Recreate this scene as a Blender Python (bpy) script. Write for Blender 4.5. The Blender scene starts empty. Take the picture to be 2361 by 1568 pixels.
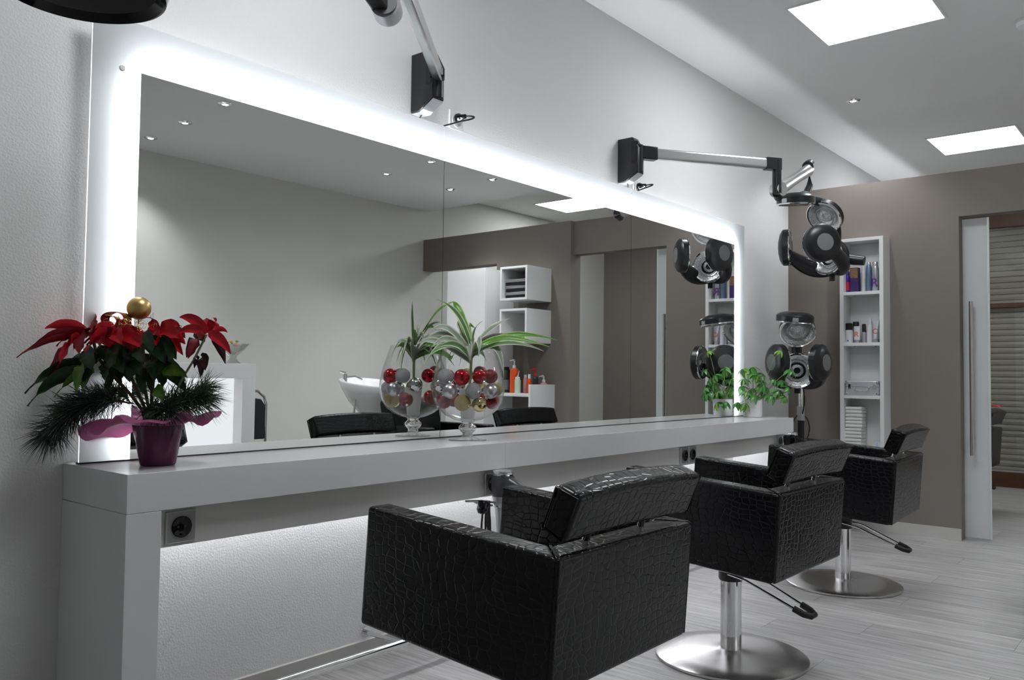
import bpy, math, random
from mathutils import Vector, Matrix, Quaternion
random.seed(7)
SC = bpy.context.scene
COL = SC.collection
R = math.radians
PI = math.pi

# ---------------------------------------------------------------- camera
cam_d = bpy.data.cameras.new('camera'); cam = bpy.data.objects.new('camera', cam_d); COL.objects.link(cam)
cam_d.sensor_fit = 'HORIZONTAL'; cam_d.sensor_width = 36.0; cam_d.lens = 36.0 * 1930.08 / 2361.0
cam_d.clip_start = 0.02; cam_d.clip_end = 60
_y, _p, _r = 0.8759, 0.040, 0.012
_fw = Vector((math.sin(_y) * math.cos(_p), math.cos(_y) * math.cos(_p), math.sin(_p)))
_rt = Vector((math.cos(_y), -math.sin(_y), 0)); _up = _rt.cross(_fw)
_r2 = _rt * math.cos(_r) + _up * math.sin(_r); _u2 = -_rt * math.sin(_r) + _up * math.cos(_r)
cam.matrix_world = Matrix(((_r2.x, _u2.x, -_fw.x, 0), (_r2.y, _u2.y, -_fw.y, -2.4002), (_r2.z, _u2.z, -_fw.z, 1.05), (0, 0, 0, 1)))
SC.camera = cam
# ---------------------------------------------------------------- world, exposure
W = bpy.data.worlds.new('world'); SC.world = W; W.use_nodes = True
W.node_tree.nodes['Background'].inputs[0].default_value = (0.02, 0.022, 0.026, 1)
W.node_tree.nodes['Background'].inputs[1].default_value = 1.0
SC.view_settings.view_transform = 'Standard'; SC.view_settings.look = 'None'
SC.view_settings.exposure = 0.98; SC.view_settings.gamma = 1.0; SC.view_settings.use_curve_mapping = False
SC.cycles.max_bounces = 6; SC.cycles.diffuse_bounces = 3; SC.cycles.glossy_bounces = 4
SC.cycles.transmission_bounces = 6; SC.cycles.transparent_max_bounces = 12
SC.cycles.caustics_reflective = True; SC.cycles.caustics_refractive = False
SC.cycles.sample_clamp_indirect = 4.0
SC.cycles.use_adaptive_sampling = True; SC.cycles.adaptive_threshold = 0.10; SC.cycles.use_denoising = True
PANEL_E = 10.0        # ceiling LED panels
STRIP_E = 76.0       # LED strips behind the mirror
TOP_E = 17.0         # forward LED strip at the top edge of the mirror
UP_E = 42.0         # LED strip facing up behind the top of the mirror
UNDER_E = 20.0        # LED strip below the counter
SPOT_E = 18.0        # ceiling downlights (watt)
DESK_E = 0.5         # backlit recess in the reception desk

# ---------------------------------------------------------------- materials
def s2l(c):
    return tuple((v / 12.92 if v <= 0.04045 else ((v + 0.055) / 1.055) ** 2.4) for v in c)
def hexc(h):
    return s2l(tuple(int(h[i:i + 2], 16) / 255 for i in (0, 2, 4)))
MATS = {}
def mat(name, col, rough=0.5, metal=0.0, var=0.0, vscale=8.0, bump=0.0, bscale=200.0, spec=0.5, coat=0.0, trans=0.0, ior=1.45, emit=None, es=0.0, alpha=1.0):
    if name in MATS: return MATS[name]
    m = bpy.data.materials.new(name); m.use_nodes = True; nt = m.node_tree; b = nt.nodes['Principled BSDF']
    c = hexc(col) if isinstance(col, str) else col
    b.inputs['Base Color'].default_value = (*c, 1); b.inputs['Roughness'].default_value = rough
    b.inputs['Metallic'].default_value = metal; b.inputs['Specular IOR Level'].default_value = spec
    b.inputs['Coat Weight'].default_value = coat; b.inputs['Transmission Weight'].default_value = trans; b.inputs['IOR'].default_value = ior
    tc = nt.nodes.new('ShaderNodeTexCoord')
    n = nt.nodes.new('ShaderNodeTexNoise'); n.inputs['Scale'].default_value = vscale; n.inputs['Detail'].default_value = 4
    nt.links.new(tc.outputs['Object'], n.inputs['Vector'])
    mx = nt.nodes.new('ShaderNodeMix'); mx.data_type = 'RGBA'
    mx.inputs[6].default_value = (*[v * (1 - var) for v in c], 1); mx.inputs[7].default_value = (*[min(1, v * (1 + var)) for v in c], 1)
    nt.links.new(n.outputs['Fac'], mx.inputs[0]); nt.links.new(mx.outputs[2], b.inputs['Base Color'])
    if bump:
        n2 = nt.nodes.new('ShaderNodeTexNoise'); n2.inputs['Scale'].default_value = bscale; n2.inputs['Detail'].default_value = 3
        nt.links.new(tc.outputs['Object'], n2.inputs['Vector'])
        bp = nt.nodes.new('ShaderNodeBump'); bp.inputs['Strength'].default_value = bump; bp.inputs['Distance'].default_value = 0.003
        nt.links.new(n2.outputs['Fac'], bp.inputs['Height']); nt.links.new(bp.outputs['Normal'], b.inputs['Normal'])
    if emit is not None:
        b.inputs['Emission Color'].default_value = (*emit, 1); b.inputs['Emission Strength'].default_value = es
    MATS[name] = m
    return m
def emis(name, col, st):
    m = bpy.data.materials.new(name); m.use_nodes = True; nt = m.node_tree
    nt.nodes.remove(nt.nodes['Principled BSDF'])
    e = nt.nodes.new('ShaderNodeEmission'); e.inputs[0].default_value = (*col, 1); e.inputs[1].default_value = st
    nt.links.new(e.outputs[0], nt.nodes['Material Output'].inputs[0]); MATS[name] = m
    return m
def thin_glass(name, tint=(0.97, 0.99, 0.98), ior=1.45, boost=1.0):
    m = bpy.data.materials.new(name); m.use_nodes = True; nt = m.node_tree; nt.nodes.remove(nt.nodes['Principled BSDF'])
    t = nt.nodes.new('ShaderNodeBsdfTransparent'); t.inputs[0].default_value = (*tint, 1)
    g = nt.nodes.new('ShaderNodeBsdfGlossy'); g.inputs['Roughness'].default_value = 0.01
    lw = nt.nodes.new('ShaderNodeLayerWeight'); lw.inputs[0].default_value = 0.5
    f = nt.nodes.new('ShaderNodeMath'); f.operation = 'POWER'; f.inputs[1].default_value = 4.0; nt.links.new(lw.outputs['Facing'], f.inputs[0])
    ml = nt.nodes.new('ShaderNodeMath'); ml.operation = 'MULTIPLY_ADD'; ml.inputs[1].default_value = 0.6 * boost; ml.inputs[2].default_value = 0.035 * boost; ml.use_clamp = True
    mx = nt.nodes.new('ShaderNodeMixShader')
    nt.links.new(f.outputs[0], ml.inputs[0]); nt.links.new(ml.outputs[0], mx.inputs[0]); nt.links.new(t.outputs[0], mx.inputs[1]); nt.links.new(g.outputs[0], mx.inputs[2])
    nt.links.new(mx.outputs[0], nt.nodes['Material Output'].inputs[0]); MATS[name] = m
    return m
def frosted(name, col, transl=0.6, rough=0.25, tcol=None):
    m = bpy.data.materials.new(name); m.use_nodes = True; nt = m.node_tree; b = nt.nodes['Principled BSDF']
    b.inputs['Base Color'].default_value = (*col, 1); b.inputs['Roughness'].default_value = rough
    t = nt.nodes.new('ShaderNodeBsdfTranslucent'); t.inputs[0].default_value = (*(tcol or col), 1)
    mx = nt.nodes.new('ShaderNodeMixShader'); mx.inputs[0].default_value = transl
    nt.links.new(b.outputs[0], mx.inputs[1]); nt.links.new(t.outputs[0], mx.inputs[2])
    nt.links.new(mx.outputs[0], nt.nodes['Material Output'].inputs[0]); MATS[name] = m
    return m
def croc(name):
    m = bpy.data.materials.new(name); m.use_nodes = True; nt = m.node_tree; b = nt.nodes['Principled BSDF']
    b.inputs['Roughness'].default_value = 0.23; b.inputs['Specular IOR Level'].default_value = 0.28
    tc = nt.nodes.new('ShaderNodeTexCoord')
    nz = nt.nodes.new('ShaderNodeTexNoise'); nz.inputs['Scale'].default_value = 5.0; nz.inputs['Detail'].default_value = 2
    nt.links.new(tc.outputs['Object'], nz.inputs['Vector'])
    ad = nt.nodes.new('ShaderNodeVectorMath'); ad.operation = 'MULTIPLY_ADD'; ad.inputs[1].default_value = (0.07, 0.07, 0.07)
    nt.links.new(nz.outputs['Color'], ad.inputs[0]); nt.links.new(tc.outputs['Object'], ad.inputs[2])
    mp = nt.nodes.new('ShaderNodeMapping'); mp.inputs['Scale'].default_value = (1, 1, 1.45)
    nt.links.new(ad.outputs[0], mp.inputs['Vector'])
    v = nt.nodes.new('ShaderNodeTexVoronoi'); v.feature = 'DISTANCE_TO_EDGE'; v.inputs['Scale'].default_value = 34; v.inputs['Randomness'].default_value = 0.5
    nt.links.new(mp.outputs[0], v.inputs['Vector'])
    rp = nt.nodes.new('ShaderNodeValToRGB'); rp.color_ramp.elements[0].position = 0.0; rp.color_ramp.elements[1].position = 0.10
    nt.links.new(v.outputs['Distance'], rp.inputs[0])
    mx = nt.nodes.new('ShaderNodeMix'); mx.data_type = 'RGBA'; mx.inputs[6].default_value = (0.002, 0.002, 0.0025, 1); mx.inputs[7].default_value = (0.005, 0.005, 0.0062, 1)
    nt.links.new(rp.outputs[0], mx.inputs[0]); nt.links.new(mx.outputs[2], b.inputs['Base Color'])
    bp = nt.nodes.new('ShaderNodeBump'); bp.inputs['Strength'].default_value = 0.34; bp.inputs['Distance'].default_value = 0.002
    nt.links.new(rp.outputs[0], bp.inputs['Height']); nt.links.new(bp.outputs[0], b.inputs['Normal'])
    MATS[name] = m
    return m
def plank_mat(name):
    m = bpy.data.materials.new(name); m.use_nodes = True; nt = m.node_tree; b = nt.nodes['Principled BSDF']
    tc = nt.nodes.new('ShaderNodeTexCoord'); oi = nt.nodes.new('ShaderNodeObjectInfo')
    mp = nt.nodes.new('ShaderNodeMapping'); mp.inputs['Scale'].default_value = (26, 1.3, 1)
    cb = nt.nodes.new('ShaderNodeCombineXYZ'); ml = nt.nodes.new('ShaderNodeMath'); ml.operation = 'MULTIPLY'; ml.inputs[1].default_value = 37
    nt.links.new(oi.outputs['Random'], ml.inputs[0]); nt.links.new(ml.outputs[0], cb.inputs[0]); nt.links.new(ml.outputs[0], cb.inputs[1])
    nt.links.new(tc.outputs['Object'], mp.inputs['Vector']); nt.links.new(cb.outputs[0], mp.inputs['Location'])
    n = nt.nodes.new('ShaderNodeTexNoise'); n.inputs['Scale'].default_value = 2.2; n.inputs['Detail'].default_value = 6; n.inputs['Roughness'].default_value = 0.6
    nt.links.new(mp.outputs[0], n.inputs['Vector'])
    rp = nt.nodes.new('ShaderNodeValToRGB'); e = rp.color_ramp.elements
    e[0].position = 0.30; e[0].color = (0.20, 0.195, 0.19, 1); e[1].position = 0.68; e[1].color = (0.425, 0.42, 0.415, 1)
    nt.links.new(n.outputs['Fac'], rp.inputs[0])
    hv = nt.nodes.new('ShaderNodeHueSaturation'); vr = nt.nodes.new('ShaderNodeMapRange'); vr.inputs[3].default_value = 0.90; vr.inputs[4].default_value = 1.07
    nt.links.new(oi.outputs['Random'], vr.inputs[0]); nt.links.new(vr.outputs[0], hv.inputs['Value']); nt.links.new(rp.outputs[0], hv.inputs['Color'])
    nt.links.new(hv.outputs[0], b.inputs['Base Color']); b.inputs['Roughness'].default_value = 0.42
    bp = nt.nodes.new('ShaderNodeBump'); bp.inputs['Strength'].default_value = 0.08; bp.inputs['Distance'].default_value = 0.002
    nt.links.new(n.outputs['Fac'], bp.inputs['Height']); nt.links.new(bp.outputs[0], b.inputs['Normal'])
    MATS[name] = m
    return m
def leaf_mat(name, mid, edge, width=0.5, rough=0.4, noise=0.25):
    """leaf coloured across its width through its UV map (v = 0 edge .. 1 edge)"""
    m = bpy.data.materials.new(name); m.use_nodes = True; nt = m.node_tree; b = nt.nodes['Principled BSDF']
    uv = nt.nodes.new('ShaderNodeUVMap'); sp = nt.nodes.new('ShaderNodeSeparateXYZ'); nt.links.new(uv.outputs[0], sp.inputs[0])
    a = nt.nodes.new('ShaderNodeMath'); a.operation = 'SUBTRACT'; a.inputs[1].default_value = 0.5; nt.links.new(sp.outputs[1], a.inputs[0])
    ab = nt.nodes.new('ShaderNodeMath'); ab.operation = 'ABSOLUTE'; nt.links.new(a.outputs[0], ab.inputs[0])
    tc = nt.nodes.new('ShaderNodeTexCoord'); n = nt.nodes.new('ShaderNodeTexNoise'); n.inputs['Scale'].default_value = 60
    nt.links.new(tc.outputs['Object'], n.inputs['Vector'])
    sm = nt.nodes.new('ShaderNodeMath'); sm.operation = 'MULTIPLY_ADD'; sm.inputs[1].default_value = noise; nt.links.new(n.outputs['Fac'], sm.inputs[0]); nt.links.new(ab.outputs[0], sm.inputs[2])
    rp = nt.nodes.new('ShaderNodeValToRGB'); e = rp.color_ramp.elements
    e[0].position = width * 0.5; e[0].color = (*mid, 1); e[1].position = width * 0.5 + 0.12; e[1].color = (*edge, 1)
    nt.links.new(sm.outputs[0], rp.inputs[0]); nt.links.new(rp.outputs[0], b.inputs['Base Color'])
    b.inputs['Roughness'].default_value = rough
    MATS[name] = m
    return m

M_WALL = mat('wall_paint', (0.80, 0.798, 0.795), 0.85, var=0.01, bump=0.55, bscale=150)
M_WALL2 = mat('grey_wall_paint', (0.64, 0.635, 0.605), 0.85, var=0.01, bump=0.2, bscale=170)
M_CEIL = mat('ceiling_paint', (0.80, 0.80, 0.80), 0.9, var=0.01)
M_TAUPE = mat('taupe_paint', (0.20, 0.178, 0.158), 0.85, var=0.03, bump=0.15, bscale=220)
M_WHITE = mat('white_gloss_laminate', (0.80, 0.80, 0.81), 0.16, var=0.004)
M_WSATIN = mat('white_satin_laminate', (0.80, 0.80, 0.80), 0.4, var=0.006)
M_GREYL = mat('grey_laminate', (0.62, 0.615, 0.60), 0.33, var=0.03, vscale=3)
M_STEEL = mat('brushed_steel', (0.60, 0.59, 0.58), 0.27, 1.0, var=0.05, bump=0.05, bscale=300)
M_CHROME = mat('chrome', (0.82, 0.82, 0.83), 0.06, 1.0)
M_ALU = mat('satin_aluminium', (0.56, 0.56, 0.56), 0.36, 1.0, var=0.02)
M_BLACK = mat('black_plastic', (0.011, 0.011, 0.013), 0.33, var=0.1)
M_BLACKG = mat('black_gloss_plastic', (0.006, 0.006, 0.008), 0.12)
M_GREYP = mat('grey_plastic', (0.16, 0.16, 0.165), 0.5, var=0.03)
M_SILVERP = mat('silver_plastic', (0.45, 0.45, 0.46), 0.32, 0.6, var=0.02)
M_RUBBER = mat('black_rubber', (0.012, 0.012, 0.012), 0.6)
M_MIRROR = mat('mirror_silver', (0.87, 0.885, 0.875), 0.0, 1.0)
M_FROST = frosted('frosted_glass_border', (0.82, 0.84, 0.845), 0.72, 0.25, (0.34, 0.355, 0.36))
M_GEDGE = frosted('polished_glass_edge', (0.95, 0.99, 0.98), 0.85, 0.1)
M_DGLASS = frosted('satin_door_glass', (0.76, 0.77, 0.775), 0.35, 0.3)
M_GLASS = thin_glass('goblet_glass', (0.985, 0.99, 0.988), 1.45, 1.25)
M_CRYSTAL = mat('solid_glass', (1, 1, 1), 0.0, trans=1.0, ior=1.47)
M_PANE = thin_glass('window_glass', (0.93, 0.95, 0.94), 1.5, 1.6)
M_LEATHER = croc('crocodile_leather')
M_PLANK = plank_mat('grey_wood_laminate')
M_PANEL = emis('led_panel_light', (0.955, 0.98, 1.0), PANEL_E)
M_STRIP = emis('led_strip_light', (0.95, 0.975, 1.0), STRIP_E)
M_TOPS = emis('led_top_strip_light', (0.95, 0.975, 1.0), TOP_E)
M_UPL = emis('led_uplight', (0.93, 0.955, 1.0), UP_E)
M_UNDER = emis('led_under_light', (0.95, 0.96, 1.0), UNDER_E)
M_SPOT = emis('downlight_lens', (0.92, 0.96, 1.0), 30.0)
M_DESKL = emis('desk_backlight', (0.93, 0.97, 1.0), DESK_E)
M_WOOD = mat('brown_window_wood', (0.075, 0.028, 0.013), 0.4, var=0.3, vscale=14)
M_SLAT = mat('shutter_slat_paint', (0.38, 0.335, 0.30), 0.5, var=0.05)
M_TOWEL = mat('white_towelling', (0.82, 0.82, 0.81), 0.95, var=0.03, bump=0.6, bscale=500)
M_DTOWEL = mat('black_towelling', (0.02, 0.02, 0.024), 0.95, var=0.2, bump=0.6, bscale=500)
M_DARK = mat('dark_joint', (0.03, 0.03, 0.03), 0.6)
M_CERAMIC = mat('white_ceramic', (0.80, 0.80, 0.80), 0.1)
M_SOCK = mat('socket_silver', (0.55, 0.55, 0.55), 0.3, 0.7)
M_SOCKW = mat('socket_white', (0.85, 0.85, 0.86), 0.3)

# ---------------------------------------------------------------- mesh helpers
class MB:
    def __init__(s): s.v = []; s.f = []; s.uv = None
    def add(s, vs, fs):
        o = len(s.v); s.v += [tuple(v) for v in vs]; s.f += [tuple(i + o for i in f) for f in fs]; return s
    def box(s, x0, x1, y0, y1, z0, z1):
        return s.add([(x0, y0, z0), (x1, y0, z0), (x1, y1, z0), (x0, y1, z0), (x0, y0, z1), (x1, y0, z1), (x1, y1, z1), (x0, y1, z1)],
                     [(0, 3, 2, 1), (4, 5, 6, 7), (0, 1, 5, 4), (1, 2, 6, 5), (2, 3, 7, 6), (3, 0, 4, 7)])
    def prism(s, poly, x0, x1, axis='x'):
        """poly in the plane across the axis (x: (y, z); y: (x, z); z: (x, y))"""
        n = len(poly)
        f = {'x': lambda a, p: (a, p[0], p[1]), 'y': lambda a, p: (p[0], a, p[1]), 'z': lambda a, p: (p[0], p[1], a)}[axis]
        return s.add([f(x0, p) for p in poly] + [f(x1, p) for p in poly],
                     [tuple(range(n))[::-1], tuple(range(n, 2 * n))] + [(i, (i + 1) % n, (i + 1) % n + n, i + n) for i in range(n)])
    def lathe(s, prof, n=32, m=None, cap0=True, cap1=True):
        vs = []; fs = []
        for r, z in prof:
            for k in range(n):
                a = 2 * PI * k / n; vs.append(Vector((r * math.cos(a), r * math.sin(a), z)))
        for i in range(len(prof) - 1):
            for k in range(n):
                fs.append((i * n + k, i * n + (k + 1) % n, (i + 1) * n + (k + 1) % n, (i + 1) * n + k))
        if cap0: fs.append(tuple(range(n))[::-1])
        if cap1: fs.append(tuple((len(prof) - 1) * n + k for k in range(n)))
        if m is not None: vs = [m @ v for v in vs]
        return s.add(vs, fs)
    def tube(s, pts, rad, n=10, flat=1.0, up=Vector((0, 0, 1)), caps=True):
        pts = [Vector(p) for p in pts]; vs = []; fs = []; L = len(pts)
        for i, p in enumerate(pts):
            t = (pts[min(i + 1, L - 1)] - pts[max(i - 1, 0)]).normalized()
            u = up if abs(t.dot(up)) < 0.95 else Vector((1, 0, 0))
            a = t.cross(u).normalized(); b = a.cross(t).normalized()
            r = rad[i] if isinstance(rad, (list, tuple)) else rad
            for k in range(n):
                q = 2 * PI * k / n; vs.append(p + a * (r * math.cos(q)) + b * (r * flat * math.sin(q)))
        for i in range(L - 1):
            for k in range(n): fs.append((i * n + k, i * n + (k + 1) % n, (i + 1) * n + (k + 1) % n, (i + 1) * n + k))
        if caps: fs += [tuple(range(n))[::-1], tuple((L - 1) * n + k for k in range(n))]
        return s.add(vs, fs)
    def beam(s, p0, p1, w, h, up=Vector((0, 0, 1))):
        p0, p1 = Vector(p0), Vector(p1); t = (p1 - p0).normalized(); a = t.cross(up).normalized(); b = a.cross(t).normalized()
        vs = [p + a * sx * w / 2 + b * sz * h / 2 for p in (p0, p1) for sx, sz in ((-1, -1), (1, -1), (1, 1), (-1, 1))]
        return s.add(vs, [(0, 3, 2, 1), (4, 5, 6, 7), (0, 1, 5, 4), (1, 2, 6, 5), (2, 3, 7, 6), (3, 0, 4, 7)])
    def xf(s, m):
        s.v = [tuple(m @ Vector(v)) for v in s.v]; return s
    def mesh(s, name):
        me = bpy.data.meshes.new(name); me.from_pydata(s.v, [], s.f); me.update()
        if s.uv:
            ul = me.uv_layers.new(name='UVMap')
            for lp in me.loops: ul.data[lp.index].uv = s.uv[lp.vertex_index]
        return me
def obj(name, mb, material, parent=None, smooth=False, bevel=0.0, seg=2, loc=None):
    me = mb.mesh(name) if isinstance(mb, MB) else mb
    if material is not None and len(me.materials) == 0: me.materials.append(material)
    o = bpy.data.objects.new(name, me); COL.objects.link(o); o.parent = parent
    if loc is not None: o.location = loc
    if smooth:
        for p in me.polygons: p.use_smooth = True
        if smooth != 'all':
            me.set_sharp_from_angle(angle=R(38))
    if bevel:
        b = o.modifiers.new('bevel', 'BEVEL'); b.width = bevel; b.segments = seg; b.limit_method = 'ANGLE'; b.angle_limit = R(40); b.harden_normals = False
        for p in me.polygons: p.use_smooth = True
        me.set_sharp_from_angle(angle=R(80))
    return o
def tag(o, label, cat, group=None, kind=None):
    if label: o['label'] = label
    if cat: o['category'] = cat
    if group: o['group'] = group
    if kind: o['kind'] = kind
    return o
def thing(name, label, cat, loc=(0, 0, 0), rz=0.0, group=None):
    o = bpy.data.objects.new(name, None); COL.objects.link(o); o.empty_display_size = 0.05
    o.location = loc; o.rotation_euler = (0, 0, rz)
    return tag(o, label, cat, group)
def struct(name, mb, material, label=None, parent=None, bevel=0.0):
    o = obj(name, mb, material, parent, bevel=bevel)
    if parent is None: tag(o, label, None, None, 'structure')
    return o
def dup(root, loc, rz, label, group=None):
    def cp(o, parent):
        c = o.copy(); COL.objects.link(c); c.parent = parent
        for ch in list(o.children): cp(ch, c)
        return c
    r = cp(root, None); r.location = loc; r.rotation_euler = (0, 0, rz); r['label'] = label
    if group: r['group'] = group
    return r
def bez(p0, p1, p2, p3, n):
    p0, p1, p2, p3 = map(Vector, (p0, p1, p2, p3)); o = []
    for i in range(n + 1):
        t = i / n; u = 1 - t; o.append(p0 * u ** 3 + p1 * 3 * u * u * t + p2 * 3 * u * t * t + p3 * t ** 3)
    return o
def zrot(n):
    return Vector((0, 0, 1)).rotation_difference(Vector(n).normalized())
def leaf_mb(pts, width, prof, side=None, fold=0.15, wave=0.0):
    """a leaf along a curve: five vertices across, folded along its midrib"""
    mb = MB(); mb.uv = []; L = len(pts) - 1; pts = [Vector(p) for p in pts]
    ref = Vector(side) if side else None; vs = []; fs = []
    for i, p in enumerate(pts):
        t = (pts[min(i + 1, L)] - pts[max(i - 1, 0)]).normalized()
        a = ref if ref else t.cross(Vector((0, 0, 1)))
        if a.length < 1e-3: a = Vector((1, 0, 0))
        a = (a - t * a.dot(t)).normalized(); nrm = a.cross(t).normalized()
        if nrm.z < 0: nrm = -nrm
        w = width * prof(i / L)
        for k in range(5):
            s = (k - 2) / 2
            vs.append(p + a * (s * w) + nrm * (abs(s) * w * fold + wave * width * math.sin(i * 1.9 + s * 2) * abs(s)))
            mb.uv.append((i / L, (k) / 4))
    for i in range(L):
        for k in range(4): fs.append((i * 5 + k, i * 5 + k + 1, i * 5 + k + 6, i * 5 + k + 5))
    mb.add(vs, fs)
    return mb
P_LANCE = lambda t: max(0.04, math.sin(PI * min(1, t * 0.93 + 0.07)) ** 0.8) * (1 - 0.25 * t)
P_POINT = lambda t: max(0.03, 1.95 * (t + .04) ** .62 * (1.0 - t) ** .95)
P_STRAP = lambda t: max(0.05, min(1, 0.55 + t * 2.2, (1 - t) * 2.6))

# ---------------------------------------------------------------- the setting
XF = 6.084           # taupe partition
ZC = 0.792           # counter top
CE, CL = 2.942, 2.725
YO = -3.96           # opposite wall
XW = 9.4             # window wall of the next room
XL = -1.6
struct('wall_back', MB().box(XL - .1, XW + .1, 0, 0.12, -0.02, CE + .1), M_WALL, 'white plastered wall behind the backlit mirror')
struct('wall_front', MB().box(XL - .1, XW + .1, YO - .12, YO, -0.02, CE + .1), M_WALL2, 'plain pale grey wall across the room from the mirror')
struct('wall_left', MB().box(XL - .12, XL, YO, 0, -0.02, CE + .1), M_WALL, 'plain white end wall near the camera')
# far window wall with an opening
wy0, wy1, wz1 = -0.35, -2.3, 2.72
wf = MB().box(XW, XW + .12, wy0, 0, -0.02, CE + .1).box(XW, XW + .12, YO, wy1, -0.02, CE + .1).box(XW, XW + .12, wy1, wy0, wz1, CE + .1)
struct('wall_far', wf, M_TAUPE, 'taupe end wall of the next room around the tall window')
struct('ceiling', MB().box(XL - .1, XW + .1, YO - .1, 0, CE, CE + .1), M_CEIL, 'flat white ceiling above the mirror and LED panels')
struct('ceiling_lower', MB().box(XL, XF, YO, -1.9, CL, CE), M_CEIL, 'lowered white ceiling with round downlights seen in the mirror')
# partition
yd, zd, ZP = -1.146, 2.12, 2.42
pw = MB().box(XF, XF + .1, yd, 0, 0, ZP).box(XF, XF + .1, -2.08, yd, zd, ZP)
struct('wall_right', pw, M_TAUPE, 'taupe partition wall with doorway, lower than the ceiling')
pb = MB().box(XF - .05, XF + .1, -2.95, -2.08, 0, ZP).box(XF - .05, XF + .1, YO, -2.95, 2.10, ZP)
struct('wall_right_block', pb, M_TAUPE, 'thicker taupe wall block with header, seen in the mirror')
# floor with planks
fl = struct('floor', MB().box(XL, XW + .1, YO, 0, -0.06, -0.006), M_DARK, 'pale grey wood laminate floor')
pwid, plen = 0.192, 1.28
pm = {}
col_i = 0
x = XL
while x < XW:
    off = (col_i * 0.43) % plen
    y = 0.0; first = True
    while y > YO + 0.01:
        l = off if (first and off > 0.15) else plen
        first = False
        l = min(l, y - YO)
        wd = min(pwid, XW - x)
        key = (round(l, 3), round(wd, 3))
        if key not in pm:
            g = 0.0006; mb = MB().box(g, wd - g, -l + g, -g, -0.0058, 0)
            pm[key] = mb.mesh('plank'); pm[key].materials.append(M_PLANK)
        o = bpy.data.objects.new('plank', pm[key]); COL.objects.link(o); o.parent = fl; o.location = (x, y, 0)
        y -= l
    x += pwid; col_i += 1
# baseboards
M_BASE = mat('baseboard_laminate', (0.50, 0.49, 0.475), 0.45, var=0.12, vscale=10)
struct('baseboard_back', MB().box(1.07, XF, -0.014, 0, 0, 0.068), M_BASE, 'grey laminate skirting below the mirror wall')
struct('baseboard_right', MB().box(XF - .014, XF, yd, -0.014, 0, 0.075), M_BASE, 'grey laminate skirting along the taupe wall')

# glass sliding door with bar handle
dr = thing('door_1', 'satin glass sliding door with a long steel bar handle', None, (XF + .115, -1.3, 0)); dr['kind'] = 'structure'
obj('glass_leaf', MB().box(0, 0.01, 0.012, 0.85, 0.012, 2.115), M_DGLASS, dr)
obj('edge_strip', MB().box(-0.001, 0.011, 0, 0.012, 0.012, 2.115), M_GEDGE, dr)
h = obj('door_handle', MB().tube([(-0.05, 0.10, 0.55), (-0.05, 0.10, 1.56)], 0.0125, 14), M_STEEL, dr, smooth=True)
for z in (0.66, 1.44): obj('standoff', MB().tube([(-0.05, 0.10, z), (0.0, 0.10, z)], 0.007, 10), M_STEEL, h, smooth=True)

# window with timber frame and closed shutter
wn = thing('window_1', 'tall brown timber window with closed shutter behind glass', None, (XW, 0, 0)); wn['kind'] = 'structure'
for nm, a in (('top_rail', (wy1, wy0, 2.55, wz1)), ('bottom_rail', (wy1, wy0, 0.0, 0.15)), ('glazing_bar', (wy1 + .08, wy0 - .08, 1.755, 1.80)),
              ('stile', (wy0 - .08, wy0, 0.15, 2.55)), ('stile', (wy1, wy1 + .08, 0.15, 2.55))):
    obj(nm, MB().box(-0.01, 0.06, *a), M_WOOD, wn, bevel=0.004)
obj('pane', MB().box(0.02, 0.026, wy1 + .08, wy0 - .08, 0.15, 1.755), M_PANE, wn)
obj('pane', MB().box(0.02, 0.026, wy1 + .08, wy0 - .08, 1.80, 2.55), M_PANE, wn)
obj('glazing_bead', MB().box(-0.004, 0.02, wy1 + .08, wy0 - .08, 0.15, 0.165), M_ALU, wn)
sl = MB().prism([(0.010, 0.0), (0.0, 0.006), (-0.006, 0.03), (0.0, 0.052), (0.010, 0.058), (0.014, 0.03)], wy1, wy0, 'y').mesh('slat'); sl.materials.append(M_SLAT)
for i in range(46):
    o = bpy.data.objects.new('slat', sl); COL.objects.link(o); o.parent = wn; o.location = (0.085, 0, 0.02 + i * 0.0585)

# ---------------------------------------------------------------- ceiling lamps
def led_panel(x0, y0, label, w=0.6):
    t = thing('led_panel', label, 'ceiling light', (x0, y0, CE), 0, 'square LED panels in the ceiling')
    a = w / 2; k = 0.012
    obj('frame', MB().box(-a - k, a + k, -a - k, -a, -0.006, 0).box(-a - k, a + k, a, a + k, -0.006, 0).box(-a - k, -a, -a, a, -0.006, 0).box(a, a + k, -a, a, -0.006, 0), M_CEIL, t)
    obj('diffuser', MB().box(-a, a, -a, a, -0.004, 0), M_PANEL, t)
led_panel(4.445, -1.065, 'square white LED ceiling panel nearest the mirror, cut by the photo top')
led_panel(1.48, -1.065, 'added square LED ceiling panel above the nearest chair, out of view')  # unseen panel, added to brighten the near end of the room
led_panel(7.41, -1.015, 'square white LED ceiling panel beyond the taupe partition')
led_panel(7.57, -3.17, 'square white LED ceiling panel reflected in the mirror beside its frosted edge')
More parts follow.
